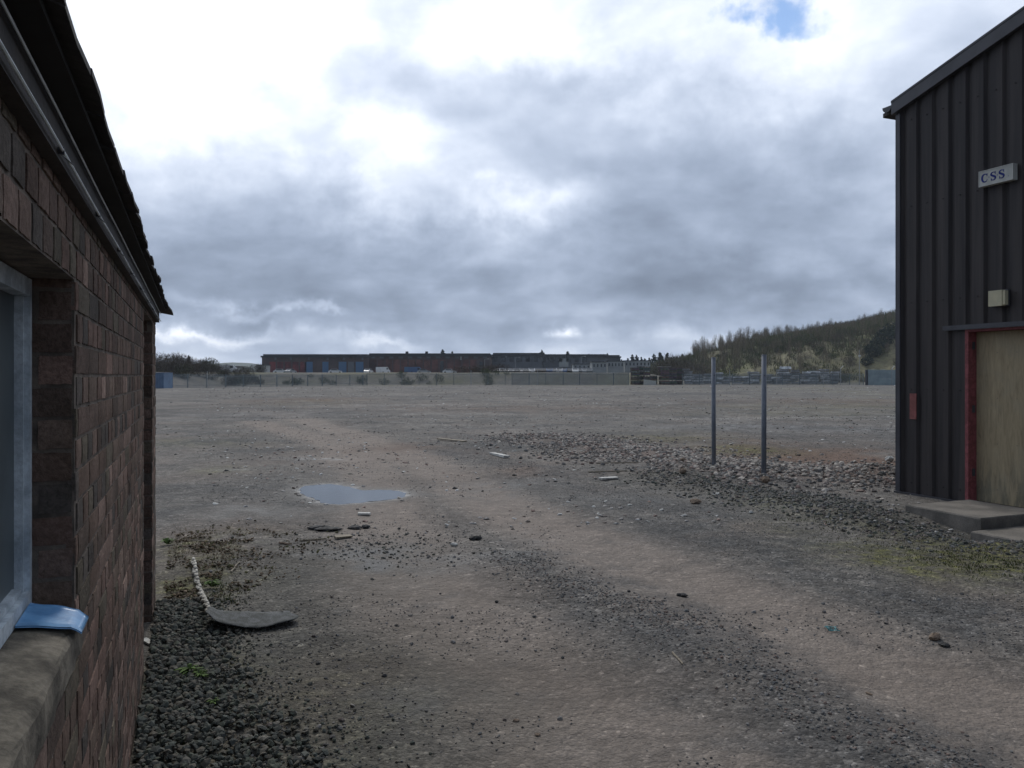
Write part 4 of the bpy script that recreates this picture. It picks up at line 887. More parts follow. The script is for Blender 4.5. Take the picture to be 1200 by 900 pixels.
fence(FL, FM, 1.95, 'palisade_fence', 'left stretch of palisade fence running away below the scrub trees', pal2_m, pale=.06, gap=.17)
fence(FM, FR, 2.2, 'palisade_fence', 'pale middle stretch of palisade fence in front of the grass bank', pal_m, pale=.06, gap=.17)
fence(FR, FG, 2.25, 'palisade_fence', 'blue-grey stretch of palisade fence left of the crate stacks', pal2_m, pale=.085, gap=.14)
fence((at(800, 143), 143), (at(1012, 143), 143), 2.1, 'palisade_fence', 'open palisade fence in front of the stacked metal goods', pal2_m, pale=.05, gap=.17)
ro = fence((at(1018, 140), 140), (at(1100, 140), 140), 2.75, 'sheeted_fence', 'taller bluish sheeted fence beside the metal shed corner', sheetb_m, pale=.15, gap=.153)
# blue container at the left end of the fence
ct = empty('steel_container', (at(188, 104), 104, 0), R(8), label='pale blue steel container at the left end of the far fence', cat='container')
cb_m = pmat('container_blue', (.13, .20, .30), .6, (.10, .15, .23), scale=1)
q = MB(); q.box((0, 0, 1.0), (2.0, 4, 2.0)); q.build('shell', cb_m, ct)
q = MB(); [q.box((-.9 + .2 * i, -2.03, 1.0), (.1, .05, 1.8)) for i in range(10)]; q.build('ribs', cb_m, ct); q = MB(); q.box((0, 0, 2.04), (2.1, 4.1, .07)); q.build('lid', cb_m, ct)
# ---- cranked posts and pole
pole_m = pmat('pole_grey', (.32, .33, .33), .6, (.25, .26, .26)); tip_m = pmat('pole_white', (.6, .6, .58), .6)
for px in (985, 1045):
    x = at(px, 138.5); e_ = empty('cranked_post', (x, 138.5, 0), 0, label='pale cranked fence post %s' % ('left of the tall thin pole' if px == 985 else 'in front of the sheeted fence'), cat='post')
    q = MB(); q.bar((0, 0, 0), (0, 0, 2.85), .06, 6); q.build('shaft', pole_m, e_); q = MB(); q.bar((0, 0, 2.85), (.45, 0, 3.4), .06, 6); q.build('arm', tip_m, e_)
    q = MB(); q.bar((0, 0, 1.1), (0 - 1.8, 0, 1.1), .035, 4); q.build('rail', tip_m, e_)
x = at(1007, 142); e_ = empty('pole', (x, 142, 0), 0, label='tall thin pale pole rising behind the far fence on the right', cat='pole')
q = MB(); q.bar((0, 0, -.2), (0, 0, 6.3), .07, 8, .05); q.build('shaft', pole_m, e_); q = MB(); q.box((0, -.1, 5.2), (.35, .2, .3)); q.build('junction_box', tip_m, e_)
e_ = empty('gate_post', (at(1015.5, 140.5), 140.5, 0), 0, label='thick dark gate post with raking strut at the sheeted fence', cat='post')
q = MB(); q.box((0, 0, 1.35), (.45, .3, 2.75)); q.build('shaft', trim_m, e_); q = MB(); q.bar((.3, -.2, 1.2), (1.7, -.4, .1), .09, 4); q.build('strut', trim_m, e_)
# low posts along px 600-735
lp = None
for i, px in enumerate((243, 552, 630, 855, 910, 965)):
    D_ = 137.0 if i else 112.0; q = MB(); q.bar((0, 0, 0), (0, 0, 2.6 if i else 2.3), .07, 6, .05); o = q.build('stake', pole_m)
    o.location = (at(px, D_), D_, 0); tag(o, ['stake before the dark left stretch of fence', 'stake before the pale middle stretch of fence', 'stake before the blue-grey stretch of fence', 'stake between the two steel posts at the far fence', 'stake just right of the near steel posts at the far fence', 'stake left of the cranked fence post'][i], 'stake')
# ================================================================ stacked goods
crate_m = pmat('old_pallet_wood', (.17, .155, .14), .9, (.085, .08, .075), scale=1.5, attr='tone')
def crate_stack(px, D_, w_, n_, ht, label, tone=(1, 1, 1), top=False):
    x = at(px, D_); e_ = empty('pallet_stack', (x, D_, 0), random.uniform(-.15, .15), label=label, cat='pallets')
    for k_ in range(n_):
        q = MB(); z = k_ * ht; dx = random.uniform(-.04, .04)
        for i in range(5): q.box((dx, -w_ / 2 + .06 + i * (w_ - .12) / 4, z + ht - .04), (w_, .12, .03), col=tone)
        for cx_ in (-1, 0, 1):
            for cy_ in (-1, 0, 1): q.box((dx + cx_ * (w_ / 2 - .06), cy_ * (w_ / 2 - .06), z + ht / 2 - .02), (.1, .12, ht - .06), col=tuple(c * random.uniform(.6, 1.2) for c in tone))
        for s_ in (-1, 1):
            for zz in np.arange(.10, ht - .06, .17): q.box((dx, s_ * (w_ / 2), z + zz), (w_, .025, .10), col=tuple(c * random.uniform(.7, 1.3) for c in tone))
        q.box((dx, 0, z + ht * .42), (w_ * .84, w_ * .84, ht * .72), col=tuple(c * .45 for c in tone)); q.build('pallet', crate_m, e_)
    if top:
        q = MB(); q.box((0, 0, n_ * ht + .03), (w_ * 1.5, w_, .05)); q.build('cover_board', signw_m, e_)
ST = [(744, 146, 1.3, 4, .80, 'leftmost tall stack of timber crates by the fence gap'), (751, 147.5, 1.3, 4, .86, 'second stack of timber crates from the fence gap'), (758, 146, 1.2, 4, .84, 'third dark stack of timber crates'),
      (766, 148, 1.1, 2, .85, 'low stack of timber crates with a dark gap above'), (778, 147, 1.5, 4, .82, 'stack of timber crates under a pale cover board', (1.2, 1.15, 1.1), True), (788, 147, 1.4, 4, .80, 'stack of timber crates right of the covered stack'), (795, 148, 1.2, 4, .78, 'rightmost stack of timber crates')]
for a_ in ST: crate_stack(*a_)
q = MB(); q.prism([(0, 0), (2.2, 0), (2.0, 1.6), (.2, 1.6)], 0, 1.0); q.v = [(x, y, z if z < .5 or x < 1 else z * .7) for x, y, z in q.v]
o = q.build('covered_heap', signw_m); o.location = (at(754, 143), 142.5, 0); tag(o, 'pale sheeted heap at the foot of the crate stacks', 'heap')
bund_m = pmat('stacked_metal', (.52, .53, .54), .6, (.22, .23, .24), scale=1.2, metal=.2, attr='tone')
def bundle(px, D_, w_, rows, label, seed):
    rd_ = random.Random(seed); x = at(px, D_); e_ = empty('metal_stack', (x, D_, 0), 0, label=label, cat='metal stack'); z = .12
    for r_ in range(rows):
        h_ = rd_.uniform(.3, .48); q = MB(); dx = rd_.uniform(-.3, .3); ww = w_ * rd_.uniform(.72, 1.0); n_ = max(2, int(h_ / .13)); k = rd_.choice([.6, .8, 1.0, 1.3, 1.7])
        for i in range(n_):
            for y_ in range(3): q.bar((dx - ww / 2 + rd_.uniform(-.15, .15), y_ * .35, z + (i + .5) * h_ / n_), (dx + ww / 2 + rd_.uniform(-.15, .15), y_ * .35, z + (i + .5) * h_ / n_), h_ / n_ * .48, 6, col=(k * rd_.uniform(.6, 1.4),) * 3)
        q.build('tube_bundle', bund_m, e_); q = MB()
        for s_ in (-.35, .35): q.box((dx + s_ * ww, .3, z + h_ + .04), (.12, 1.2, .08))
        q.build('bearer', crate_m, e_); z += h_ + .09
xx = 806; i = 0
words = ['beside the crate stacks', 'second from the crate stacks', 'third from the crate stacks', 'just left of the left steel post', 'seen just right of the left steel post', 'midway between the steel posts', 'seen just left of the right steel post', 'just right of the right steel post', 'third right of the steel posts', 'fourth right of the steel posts', 'tallest, below the bushy slope', 'beside the tallest metal stack', 'left of the pale cranked post', 'below the pale cranked post', 'left of the thin pole', 'right of the thin pole']
hs = [6, 4, 4, 5, 3, 3, 3, 5, 4, 3, 7, 6, 5, 5, 6, 5]
while xx < 1014 and i < 16:
    w_ = [1.7, 2.4, 2.0][i % 3]; bundle(xx, 147 + (i % 3) * 2.5, w_, hs[i], 'stack of grey metal tube bundles ' + words[i], i); xx += w_ * .9 * 933 / 148; i += 1
# ================================================================ hill
nxh, nyh = 190, 150; hx, hy = np.meshgrid(np.linspace(28, 520, nxh), 150 + 420 * np.linspace(0, 1, nyh) ** 1.25); hx = hx.ravel(); hy = hy.ravel(); hz = hill_z(hx, hy)
i_, j_ = np.meshgrid(np.arange(nxh - 1), np.arange(nyh - 1)); a_ = (j_ * nxh + i_).ravel()
def hill_mat():
    m = bpy.data.materials.new('hill_grass'); m.use_nodes = True; t = m.node_tree; b = t.nodes['Principled BSDF']; b.inputs['Roughness'].default_value = .95
    tc = N(t, 'ShaderNodeTexCoord'); v = tc.outputs['Object']
    c = ramp(t, noise(t, v, .055, 7, .65, .6), [(.3, (.075, .063, .038)), (.42, (.11, .10, .045)), (.52, (.165, .145, .078)), (.62, (.12, .12, .045)), (.75, (.19, .165, .095))])
    f = maprange(t, noise(t, v, .8, 6, .7), .3, .7, .6, 1.4); s = N(t, 'ShaderNodeVectorMath', operation='SCALE'); lk(t, c, s.inputs[0]); lk(t, f, s.inputs['Scale']); lk(t, s.outputs[0], b.inputs['Base Color']); return m
tag(fastmesh('hill', np.stack([hx, hy, hz], 1), np.stack([a_, a_ + 1, a_ + nxh + 1, a_ + nxh], 1), hill_mat(), smooth=True), kind='structure')
dh_m = pmat('distant_hill', (.09, .10, .07), .95, (.06, .07, .05), scale=.004)
dx, dy = np.meshgrid(np.linspace(-1300, -250, 90), np.linspace(1350, 1950, 30)); dx = dx.ravel(); dy = dy.ravel()
dz = 20 * np.exp(-(((dx + 545) / 34) ** 2)) + 9 * np.exp(-(((dx + 500) / 30) ** 2)) * (dy < 9999) * np.exp(-(((dy - 1600) / 190) ** 2)) + 2 * np.exp(-(((dx + 545) / 42) ** 2)) * np.exp(-(((dy - 1600) / 190) ** 2)) + 19 * np.exp(-(((dx + 750) / 200) ** 2)) * np.exp(-(((dy - 1650) / 200) ** 2)) + 6 * fbm(dx, dy, .008, 4) - 4
i_, j_ = np.meshgrid(np.arange(89), np.arange(29)); a_ = (j_ * 90 + i_).ravel()
tag(fastmesh('distant_hill', np.stack([dx, dy, dz], 1), np.stack([a_, a_ + 1, a_ + 91, a_ + 90], 1), dh_m, smooth=True), kind='structure')
# ================================================================ vegetation
bark_m = pmat('bark', (.10, .085, .07), .9, (.06, .05, .04), scale=4)
twig_m = pmat('twigs', (1, 1, 1), .9, (.75, .75, .75), scale=.7, attr='tone')
def tri_cloud(name, cen, rad, n, pal, size, thin, seed, parent=None, up=.5, shape=None):
    r_ = np.random.default_rng(seed); p = r_.normal(0, 1, (n * 2, 3)); p /= np.linalg.norm(p, axis=1)[:, None]; p *= r_.random((n * 2, 1)) ** .45
    cl = r_.normal(0, 1, (14, 3)); cl /= np.linalg.norm(cl, axis=1)[:, None]; cl *= .75; d = np.min(np.linalg.norm(p[:, None] - cl[None], axis=2), axis=1); k = d < .52; p = p[k][:n]
    n = len(p); c = cen + p * rad
    if shape is not None: c = shape(c, p)
    ax = r_.normal(0, 1, (n, 3)); ax[:, 2] = np.abs(ax[:, 2]) + up * 2; ax /= np.linalg.norm(ax, axis=1)[:, None]; sd_ = np.cross(ax, r_.normal(0, 1, (n, 3))); sd_ /= np.linalg.norm(sd_, axis=1)[:, None] + 1e-9
    sz_ = size * r_.uniform(.6, 1.4, (n, 1)); V = np.stack([c - sd_ * sz_ * thin, c + sd_ * sz_ * thin, c + ax * sz_], 1).reshape(-1, 3)
    pal = np.array(pal); C = np.repeat(pal[r_.integers(0, len(pal), n)] * r_.uniform(.6, 1.35, (n, 1)), 3, 0)
    return fastmesh(name, V, np.arange(3 * n).reshape(-1, 3), twig_m, {'tone': C}, parent=parent)
BIRCH = [(.23, .18, .12), (.19, .155, .10), (.24, .20, .11), (.16, .13, .09)]
def birch(seed, H_):
    rd_ = random.Random(seed); e_ = empty('birch_tree', (0, 0, 0), 0); q = MB(); pr = Vector((0, 0, -.3)); tops = []
    lean = rd_.uniform(-.06, .06)
    for i in range(5):
        nx_ = Vector((lean * H_ * (i + 1) / 5 + rd_.uniform(-.05, .05), rd_.uniform(-.05, .05), H_ * (i + 1) / 5)); q.bar(pr, nx_, .075 * (1 - i / 6), 5, .075 * (1 - (i + 1) / 6))
        if i > 0:
            for k_ in range(3):
                a = rd_.uniform(0, 6.28); L = H_ * rd_.uniform(.12, .26) * (1.25 - i / 5); b = nx_ + Vector((math.cos(a) * L * .55, math.sin(a) * L * .55, L)); q.bar(nx_, b, .03, 4, .01)
        pr = nx_
    q.build('trunk', bark_m, e_)
    tri_cloud('crown', np.array([lean * H_ * .6, 0, H_ * .60]), np.array([H_ * .21, H_ * .21, H_ * .46]), 300, BIRCH, H_ * .19, .016, seed, e_, up=1.2)
    return e_
def bush(seed, w_, h_, pal, name, size=.28, thin=.35, n=420):
    e_ = empty(name, (0, 0, 0), 0); q = MB(); rd_ = random.Random(seed)
    for i in range(4): a = rd_.uniform(0, 6.28); q.bar((0, 0, -.3), (math.cos(a) * w_ * .3, math.sin(a) * w_ * .3, h_ * .6), .06, 5, .02)
    q.build('stem', bark_m, e_)
    tri_cloud('foliage', np.array([0, 0, h_ * .48]), np.array([w_ / 2, w_ / 2, h_ * .5]), n, pal, size, thin, seed, e_, up=.3); return e_
def conifer(seed, H_):
    e_ = empty('conifer_tree', (0, 0, 0), 0); q = MB(); q.bar((0, 0, -.3), (0, 0, H_ * .95), .16, 6, .03); q.build('trunk', bark_m, e_)
    def shp(c, p): f = np.clip(1.08 - (c[:, 2] / H_), .05, 1); c = c.copy(); c[:, 0] *= f * 1.2; c[:, 1] *= f * 1.2; return c
    tri_cloud('crown', np.array([0, 0, H_ * .52]), np.array([H_ * .26, H_ * .26, H_ * .48]), 700, [(.022, .035, .018), (.03, .045, .02), (.018, .028, .016)], H_ * .07, .45, seed, e_, up=-.2, shape=shp); return e_
FAR_AWAY = []
used = set()
def place(proto, x, y, z, sc=1, rz=None, **kw):
    if proto.name in used: o = copy_tree(proto)
    else: o = proto; used.add(proto.name)
    o.location = (x, y, z); o.scale = (sc, sc, sc); o.rotation_euler.z = random.uniform(0, 6.28) if rz is None else rz
    for k_ in ('label', 'category', 'group', 'kind'):
        if k_ in o: del o[k_]
    return tag(o, **kw)
birches = [birch(100 + k, 5.0) for k in range(6)]
def hz1(x, y): return float(hill_z(np.array([x]), np.array([y]))[0])
cnt = 0
rr = random.Random(21)
for k in range(296):
    px = 812 + 256 * rr.random() ** 1.1; D_ = rr.choice([rr.uniform(250, 275), rr.uniform(262, 284), rr.uniform(268, 292), rr.uniform(214, 250)]); x = at(px, D_); z = hz1(x, D_)
    sc = rr.uniform(.55, 1.0) * (1.0 if px < 980 else .8) * (1.15 if px < 880 else 1)
    place(birches[k % 6], x, D_, z - .1, sc, label='thin bare young tree on the crest of the hill', cat='tree', group='bare young trees along the hill crest')
GORSE = [(.06, .07, .026), (.08, .09, .03), (.11, .12, .04)]; BROWN = [(.10, .078, .055), (.13, .10, .07), (.09, .075, .05)]; BRIGHT = [(.09, .12, .025), (.12, .14, .03)]; EVER = [(.018, .03, .016), (.025, .04, .02)]
bp = [bush(200, 4, 2.2, GORSE, 'gorse_bush'), bush(201, 5, 2.6, BROWN, 'scrub_bush', thin=.12, n=600), bush(202, 4.5, 2.4, BROWN, 'scrub_bush', thin=.12, n=600)]
for k in range(230):
    px = rr.uniform(775, 1065); f = rr.random() ** .8; D_ = 184 + 66 * f; x = at(px, D_); z = hz1(x, D_)
    if z < .3: z = 0
    b = bp[k % 3]; place(b, x, D_, z - .2, rr.uniform(.35, 1.0), label=['low green gorse bush on the hillside', 'brown leafless scrub bush on the hillside', 'wide brown leafless scrub bush on the hillside'][k % 3], cat='bush', group=['gorse bushes on the hillside', 'brown scrub bushes on the hillside', 'wide scrub bushes on the hillside'][k % 3])
ns_ = 120000; r2 = np.random.default_rng(77); hxx = r2.uniform(34, 190, ns_); hyy = r2.uniform(178, 335, ns_)
dens = fbm(hxx, hyy, .06, 4) - .06 * (1 - ss(205, 235, hyy)); hzz = hill_z(hxx, hyy); kk = (dens + .22 * r2.random(ns_) + .10 * ss(215, 255, hyy) > .61) & (hzz > .2); hxx = hxx[kk]; hyy = hyy[kk]; hzz = hzz[kk]; n2_ = len(hxx)
hh2 = r2.uniform(.5, 2.2, n2_) * (.6 + .8 * ss(220, 250, hyy)); aa = r2.uniform(0, 6.28, n2_); ll = r2.uniform(0, .5, n2_) * hh2; ww = .05 + .12 * r2.random(n2_); b2 = r2.uniform(0, 6.28, n2_)
V = np.stack([np.stack([hxx - np.cos(aa) * ww, hyy - np.sin(aa) * ww, hzz], 1), np.stack([hxx + np.cos(aa) * ww, hyy + np.sin(aa) * ww, hzz], 1), np.stack([hxx + np.cos(b2) * ll, hyy + np.sin(b2) * ll, hzz + hh2], 1)], 1).reshape(-1, 3)
pz = 1.75 * np.array([(.07, .058, .036), (.065, .055, .032), (.06, .066, .026), (.09, .08, .042), (.052, .056, .024)]); big_ = (fbm(hxx, hyy, .03, 3) * 5).astype(int) % 5; cc = np.repeat(pz[(big_ + r2.integers(0, 2, n2_)) % 5] * r2.uniform(.7, 1.3, (n2_, 1)), 3, 0)
tag(fastmesh('hill_scrub', V, np.arange(3 * n2_).reshape(-1, 3), twig_m, {'tone': cc}), 'low brown and green scrub covering the hillside', 'scrub', None, 'stuff')
bb = bush(210, 5, 3.2, BRIGHT, 'green_bush'); place(bb, at(853, 182), 182, 0, 1.05, label='bright green bush at the foot of the hill right of the left steel post', cat='bush')
eb = bush(211, 5.2, 4.0, EVER, 'evergreen_bush', n=900, size=.4)
for k, (px, D_, sc) in enumerate(((1022, 222, 1.0), (1030, 226, 1.1), (1038, 230, 1.15), (1016, 218, .7), (1046, 234, 1.2))):
    x = at(px, D_); place(eb, x, D_, hz1(x, D_) - .3, sc, label='dark evergreen bush, %s of the slanting clump on the slope' % ['second lowest', 'middle one', 'second highest', 'lowest', 'highest'][k], cat='bush', group='dark evergreen clump on the slope')
# ash / shrubs between crates and hill, and the left scrub
BARE = [(.085, .065, .05), (.11, .085, .06), (.07, .06, .045)]
bt = bush(220, 8, 6.5, BARE, 'bare_tree', size=.9, thin=.05, n=1300); bt2 = bush(221, 7, 5.5, [(.07, .07, .035), (.09, .085, .045), (.06, .05, .035)], 'bare_tree', size=.7, thin=.09, n=1200)
for k, (px, D_, sc, lb_) in enumerate(((788, 178, 1.0, 'round bare brown tree behind the crate stacks'), (777, 184, .8, 'smaller bare tree left of the round bare brown tree'), (803, 190, .8, 'bare tree right of the round bare brown tree'), (818, 200, .75, 'bare tree at the left foot of the hill'))):
    place(bt, at(px, D_), D_, 0, sc, label=lb_, cat='tree')
for k in range(44):
    px = 148 + k * 3.7 + rr.uniform(-2, 2); D_ = rr.uniform(128, 170); sc = rr.uniform(.45, .70) * (.92 if px < 245 else .62)
    b = bt if k % 2 else bt2; place(b, at(px, D_), D_, gz(at(px, D_), D_) - .4, sc, label=['olive leafless scrub tree behind the left end of the fence', 'brown leafless scrub tree behind the left end of the fence'][k % 2], cat='tree', group=['olive scrub trees behind the left fence', 'brown scrub trees behind the left fence'][k % 2])
brm = bush(230, 6, 2.6, [(.07, .045, .03), (.09, .055, .035), (.06, .05, .03)], 'hedge_bush', thin=.12, n=700)
for k in range(16): px = 540 + k * 7.6; D_ = 170 + rr.uniform(0, 16); place(brm, at(px, D_), D_, 1.9, rr.uniform(.7, 1.15) * (.45 if px > 590 else 1), label='reddish brown bush in the hedge before the warehouses', cat='bush', group='reddish brown hedge bushes')
gb = bush(231, 2.6, 1.4, [(.07, .085, .03), (.09, .10, .04)], 'grass_tussock', thin=.1, n=350, size=.3)
for k in range(26): px = 320 + 290 * rr.random(); D_ = rr.uniform(141.5, 158); x = at(px, D_); place(gb, x, D_, gz(x, D_) - .1, rr.uniform(.5, 1.1), label='low green tussock on the grass bank behind the fence', cat='plant', group='tussocks on the grass bank')
cf = [conifer(240, 9), conifer(241, 9)]
CF = [(221, 190, 3.6, 'lone dark conifer above the left scrub trees'), (519, 300, 9.2, 'dark conifer poking above the brick warehouse roof, left of a pair'), (530, 300, 8.2, 'smaller conifer poking above the brick warehouse roof, right of a pair'), (635, 330, 10.5, 'dark conifer above the grey warehouse roof near its middle'), (665.5, 330, 10, 'conifer above the grey warehouse roof, near its right end')]
for k, (px, D_, H_, lb_) in enumerate(CF):
    top_py = {221: 416, 519: 409, 530: 411.5, 635: 409.5, 665.5: 411}[px]; z1 = zt(top_py, D_); place(cf[k % 2], at(px, D_), D_, z1 - H_ * 1.0, H_ / 9.0, label=lb_, cat='tree')
for k in range(26):
    px = 686 + k * 5.4 + rr.uniform(-1.5, 1.5); D_ = rr.uniform(335, 365); H_ = rr.uniform(7, 10.5); place(cf[k % 2], at(px, D_), D_, 1.6, H_ / 9.0, label='dark conifer in the far row behind the white buildings', cat='tree', group='far row of conifers')
# ================================================================ distant buildings
redb_m = pmat('red_brick_far', (.19, .085, .07), .9, (.07, .040, .036), scale=.25); darkb_m = pmat('dark_brick_far', (.115, .085, .08), .9, (.085, .066, .064), scale=.3)
roofd_m = pmat('dark_roof', (.050, .052, .056), .7, (.04, .042, .045), scale=.2); blued_m = pmat('blue_door_far', (.09, .18, .31), .6); redd_m = pmat('red_shutter_far', (.22, .05, .05), .6, (.08, .026, .03), scale=.4)
greyb_m = pmat('grey_wall_far', (.14, .15, .165), .8, (.10, .105, .115), scale=.15); pale_m = pmat('pale_wall_far', (.36, .37, .36), .8, (.26, .27, .27), scale=.3); win_m = glassmat('window_far', (.03, .035, .04), .25)
PZ = 1.8
def warehouse(name, px0, px1, D_, ytop, wallm_, label, items, depth=30, roofh=1.1, cap=None):
    x0, x1 = at(px0, D_), at(px1, D_); zt_ = zt(ytop, D_); e_ = empty(name, ((x0 + x1) / 2, D_, PZ), 0, label=label, cat='warehouse'); L = x1 - x0; hw = zt_ - PZ - roofh
    q = MB(); q.box((0, depth / 2, hw / 2), (L, depth, hw)); q.build('wall', wallm_, e_)
    q = MB(); q.box((0, depth / 2 - .15, hw + roofh * .25), (L + .6, depth + .6, roofh * .5)); q.prism([(-L / 2 + .2, .6), (L / 2 - .2, .6), (L / 2 - .2, depth - .6), (-L / 2 + .2, depth - .6)], hw + roofh * .5, hw + roofh); q.build('roof', roofd_m, e_)
    for (kind, pa, pb, ya, yb, mt) in items:
        xa, xb = at(pa, D_) - (x0 + x1) / 2, at(pb, D_) - (x0 + x1) / 2; za, zb = zt(yb, D_) - PZ, zt(ya, D_) - PZ; za = max(za, 0)
        q = MB(); q.box(((xa + xb) / 2, -.08, (za + zb) / 2), (xb - xa, .16, zb - za)); q.build(kind, mt, e_)
    return e_
it = []
for px in range(316, 360, 9): it.append(('roller_door', px, px + 7.2, 424, 440, redd_m))
for (a, b, m_) in ((357.5, 366.5, blued_m), (378, 385, blued_m), (397, 406, blued_m), (408, 415, greyb_m), (417, 426, blued_m)): it.append(('roller_door', a, b, 424, 440, m_))
for px in (322, 340, 361, 383, 402, 424): it.append(('vent', px, px + 2, 418.5, 422, greyb_m))
warehouse('brick_warehouse', 307, 431, 262, 415, darkb_m, 'long dark brick warehouse with red and blue roller doors on the left skyline', it)
it = []
for px in range(434, 560, 9): it.append(('wall_panel', px, px + 7.6, 421.5, 440, redb_m))
for px in range(434, 572, 11): it.append(('window', px, px + 5, 417.5, 420, greyb_m))
for (a, b, y0_, y1_, m_) in ((516, 520, 423, 440, win_m), (539.5, 541, 417, 422, pale_m), (474, 492, 430, 436, blued_m), (562, 566, 424, 436, win_m)): it.append(('door', a, b, y0_, y1_, m_))
w2 = warehouse('brick_warehouse', 431.5, 575, 266, 414, darkb_m, 'long red brick warehouse with panelled wall in the middle of the skyline', [(a, b, c, d, e2, f2) if a == 'wall_panel' else (a, b, c, d, e2, f2) for (a, b, c, d, e2, f2) in it])
for ch in w2.children:
    if ch.name.startswith('door'): ch.location.y = -.2
it = [('window', 578 + k * 9.5, 583 + k * 9.5, 418, 424, win_m) for k in range(12)] + [('door', 592, 594, 416, 419, pale_m), ('roller_door', 612, 622, 421, 436, greyb_m), ('roller_door', 655, 666, 420, 430, pale_m)]
w3 = warehouse('grey_warehouse', 577, 636, 285, 413.5, greyb_m, 'flat grey warehouse beside the red brick one', it[:6] + [it[12], it[13]])
w4 = warehouse('grey_warehouse', 636.5, 712, 290, 415, greyb_m, 'lower grey warehouse reaching towards the conifers', it[6:12] + [it[14]])
w5 = warehouse('grey_warehouse', 670, 727, 310, 416, greyb_m, 'farthest grey shed roof behind the white buildings', [])
for k, px in enumerate((477, 500)): 
    q = MB(); q.box((0, 0, .4), (.9, .9, 1.4)); o = q.build('roof_vent', roofd_m); zz = zt(414.6, 275); o.location = (at(px, 275), 275, zz - .3); tag(o, ['left roof vent on the red brick warehouse', 'right roof vent on the red brick warehouse'][k], 'roof vent')
def cabin(px0, px1, D_, y0_, y1_, label, nw):
    x0, x1 = at(px0, D_), at(px1, D_); zb = zt(y1_, D_); zt_ = zt(y0_, D_); e_ = empty('white_building', ((x0 + x1) / 2, D_, zb), 0, label=label, cat='building'); L = x1 - x0; h_ = zt_ - zb
    q = MB(); q.box((0, 3, h_ / 2 - 1), (L, 6, h_ + 2)); q.build('wall', pale_m, e_); q = MB(); q.box((0, 3, h_ + .1), (L + .4, 6.4, .2)); q.build('roof', roofd_m, e_)
    for i in range(nw):
        q = MB(); q.box((-L / 2 + (i + .5) * L / nw, -.03, h_ * .55), (L / nw * .35, .06, h_ * .4)); q.build('window', win_m, e_)
cabin(694, 711, 225, 424.5, 433, 'low white cabin left of the other white cabins', 4); cabin(712, 731, 230, 423.5, 432, 'long white cabin in the middle of the white cabins', 5); cabin(732, 762, 236, 423, 431, 'white flat roofed cabin nearest the crate stacks', 7)
cabin(672, 692, 240, 427, 433, 'small low white building right of the parked cars', 4)
cabin(263, 277, 200, 430, 436, 'small white house at the left among the scrub trees', 2); cabin(301, 309, 220, 428, 436, 'white gabled shed beside the left end of the dark brick warehouse', 1)
# ================================================================ parked vehicles
tyre_m = pmat('tyre', (.02, .02, .02), .8)
paints = {k: pmat('paint_' + k, c, .3, tuple(v * .9 for v in c), spec=.5) for k, c in dict(white=(.7, .7, .7), silver=(.35, .36, .37), blue=(.06, .12, .25), red=(.3, .03, .03), black=(.03, .03, .035), grey=(.15, .16, .17)).items()}
def vehicle(paint, van=False):
    e_ = empty('parked_van' if van else 'parked_car', (0, 0, 0), 0)
    prof_ = [(-2.4, .35), (-2.45, 1.0), (-2.4, 2.0), (1.1, 2.05), (1.75, 1.2), (2.4, 1.0), (2.45, .35)] if van else [(-2.1, .3), (-2.15, .8), (-1.75, .95), (-1.15, 1.42), (.45, 1.42), (1.05, .95), (1.95, .8), (2.1, .3)]
    w_ = .95 if van else .85; n_ = len(prof_); vs = [(x, -w_, z) for x, z in prof_] + [(x, w_, z) for x, z in prof_]
    q = MB(); q.add(vs, [tuple(range(n_)), tuple(range(n_, 2 * n_))[::-1]] + [(i, n_ + i, n_ + (i + 1) % n_, (i + 1) % n_) for i in range(n_)]); q.build('body', paints[paint], e_)
    q = MB()
    if van: q.add([(.45, s * (w_ + .01), z) for s in (1, -1) for z in (1.25, 1.8)] + [(1.15, s * (w_ + .01), z) for s in (1, -1) for z in (1.25, 1.8)], [(0, 4, 5, 1), (2, 6, 7, 3)])
    else: q.add([(x, s * (w_ + .01), z) for s in (1, -1) for x, z in ((-1.45, 1.0), (.85, 1.0), (.4, 1.36), (-1.1, 1.36))], [(0, 1, 2, 3), (7, 6, 5, 4)])
    fx = ((1.18, 2.0), (1.68, 1.3)) if van else ((.5, 1.4), (1.0, .99)); q.add([(fx[0][0] + .02, -w_ * .85, fx[0][1]), (fx[0][0] + .02, w_ * .85, fx[0][1]), (fx[1][0] + .02, w_ * .85, fx[1][1]), (fx[1][0] + .02, -w_ * .85, fx[1][1])], [(0, 3, 2, 1)])
    if not van: q.add([(-1.2, -w_ * .85, 1.4), (-1.2, w_ * .85, 1.4), (-1.72, w_ * .85, 1.0), (-1.72, -w_ * .85, 1.0)], [(0, 1, 2, 3)])
    q.build('windows', win_m, e_)
    for sx in (-1.35, 1.35):
        for sy in (-1, 1): q = MB(); q.bar((sx, sy * (w_ - .12), .33), (sx, sy * (w_ + .04), .33), .33, 12); q.build('wheel', tyre_m, e_)
    return e_
protos = {}
def car(px, D_, paint, rz, label, van=False, group=None):
    k_ = (paint, van)
    if k_ not in protos: protos[k_] = vehicle(paint, van)
    place(protos[k_], at(px, D_), D_, gz(at(px, D_), D_), 1, rz, label=label, cat='van' if van else 'car', group=group)
car(329, 245, 'white', .1, 'white car parked at the left before the red roller doors'); car(341, 246, 'silver', 1.3, 'silver car next to the leftmost white car before the red roller doors'); car(393, 246, 'white', .2, 'white car between two blue roller doors of the dark warehouse')
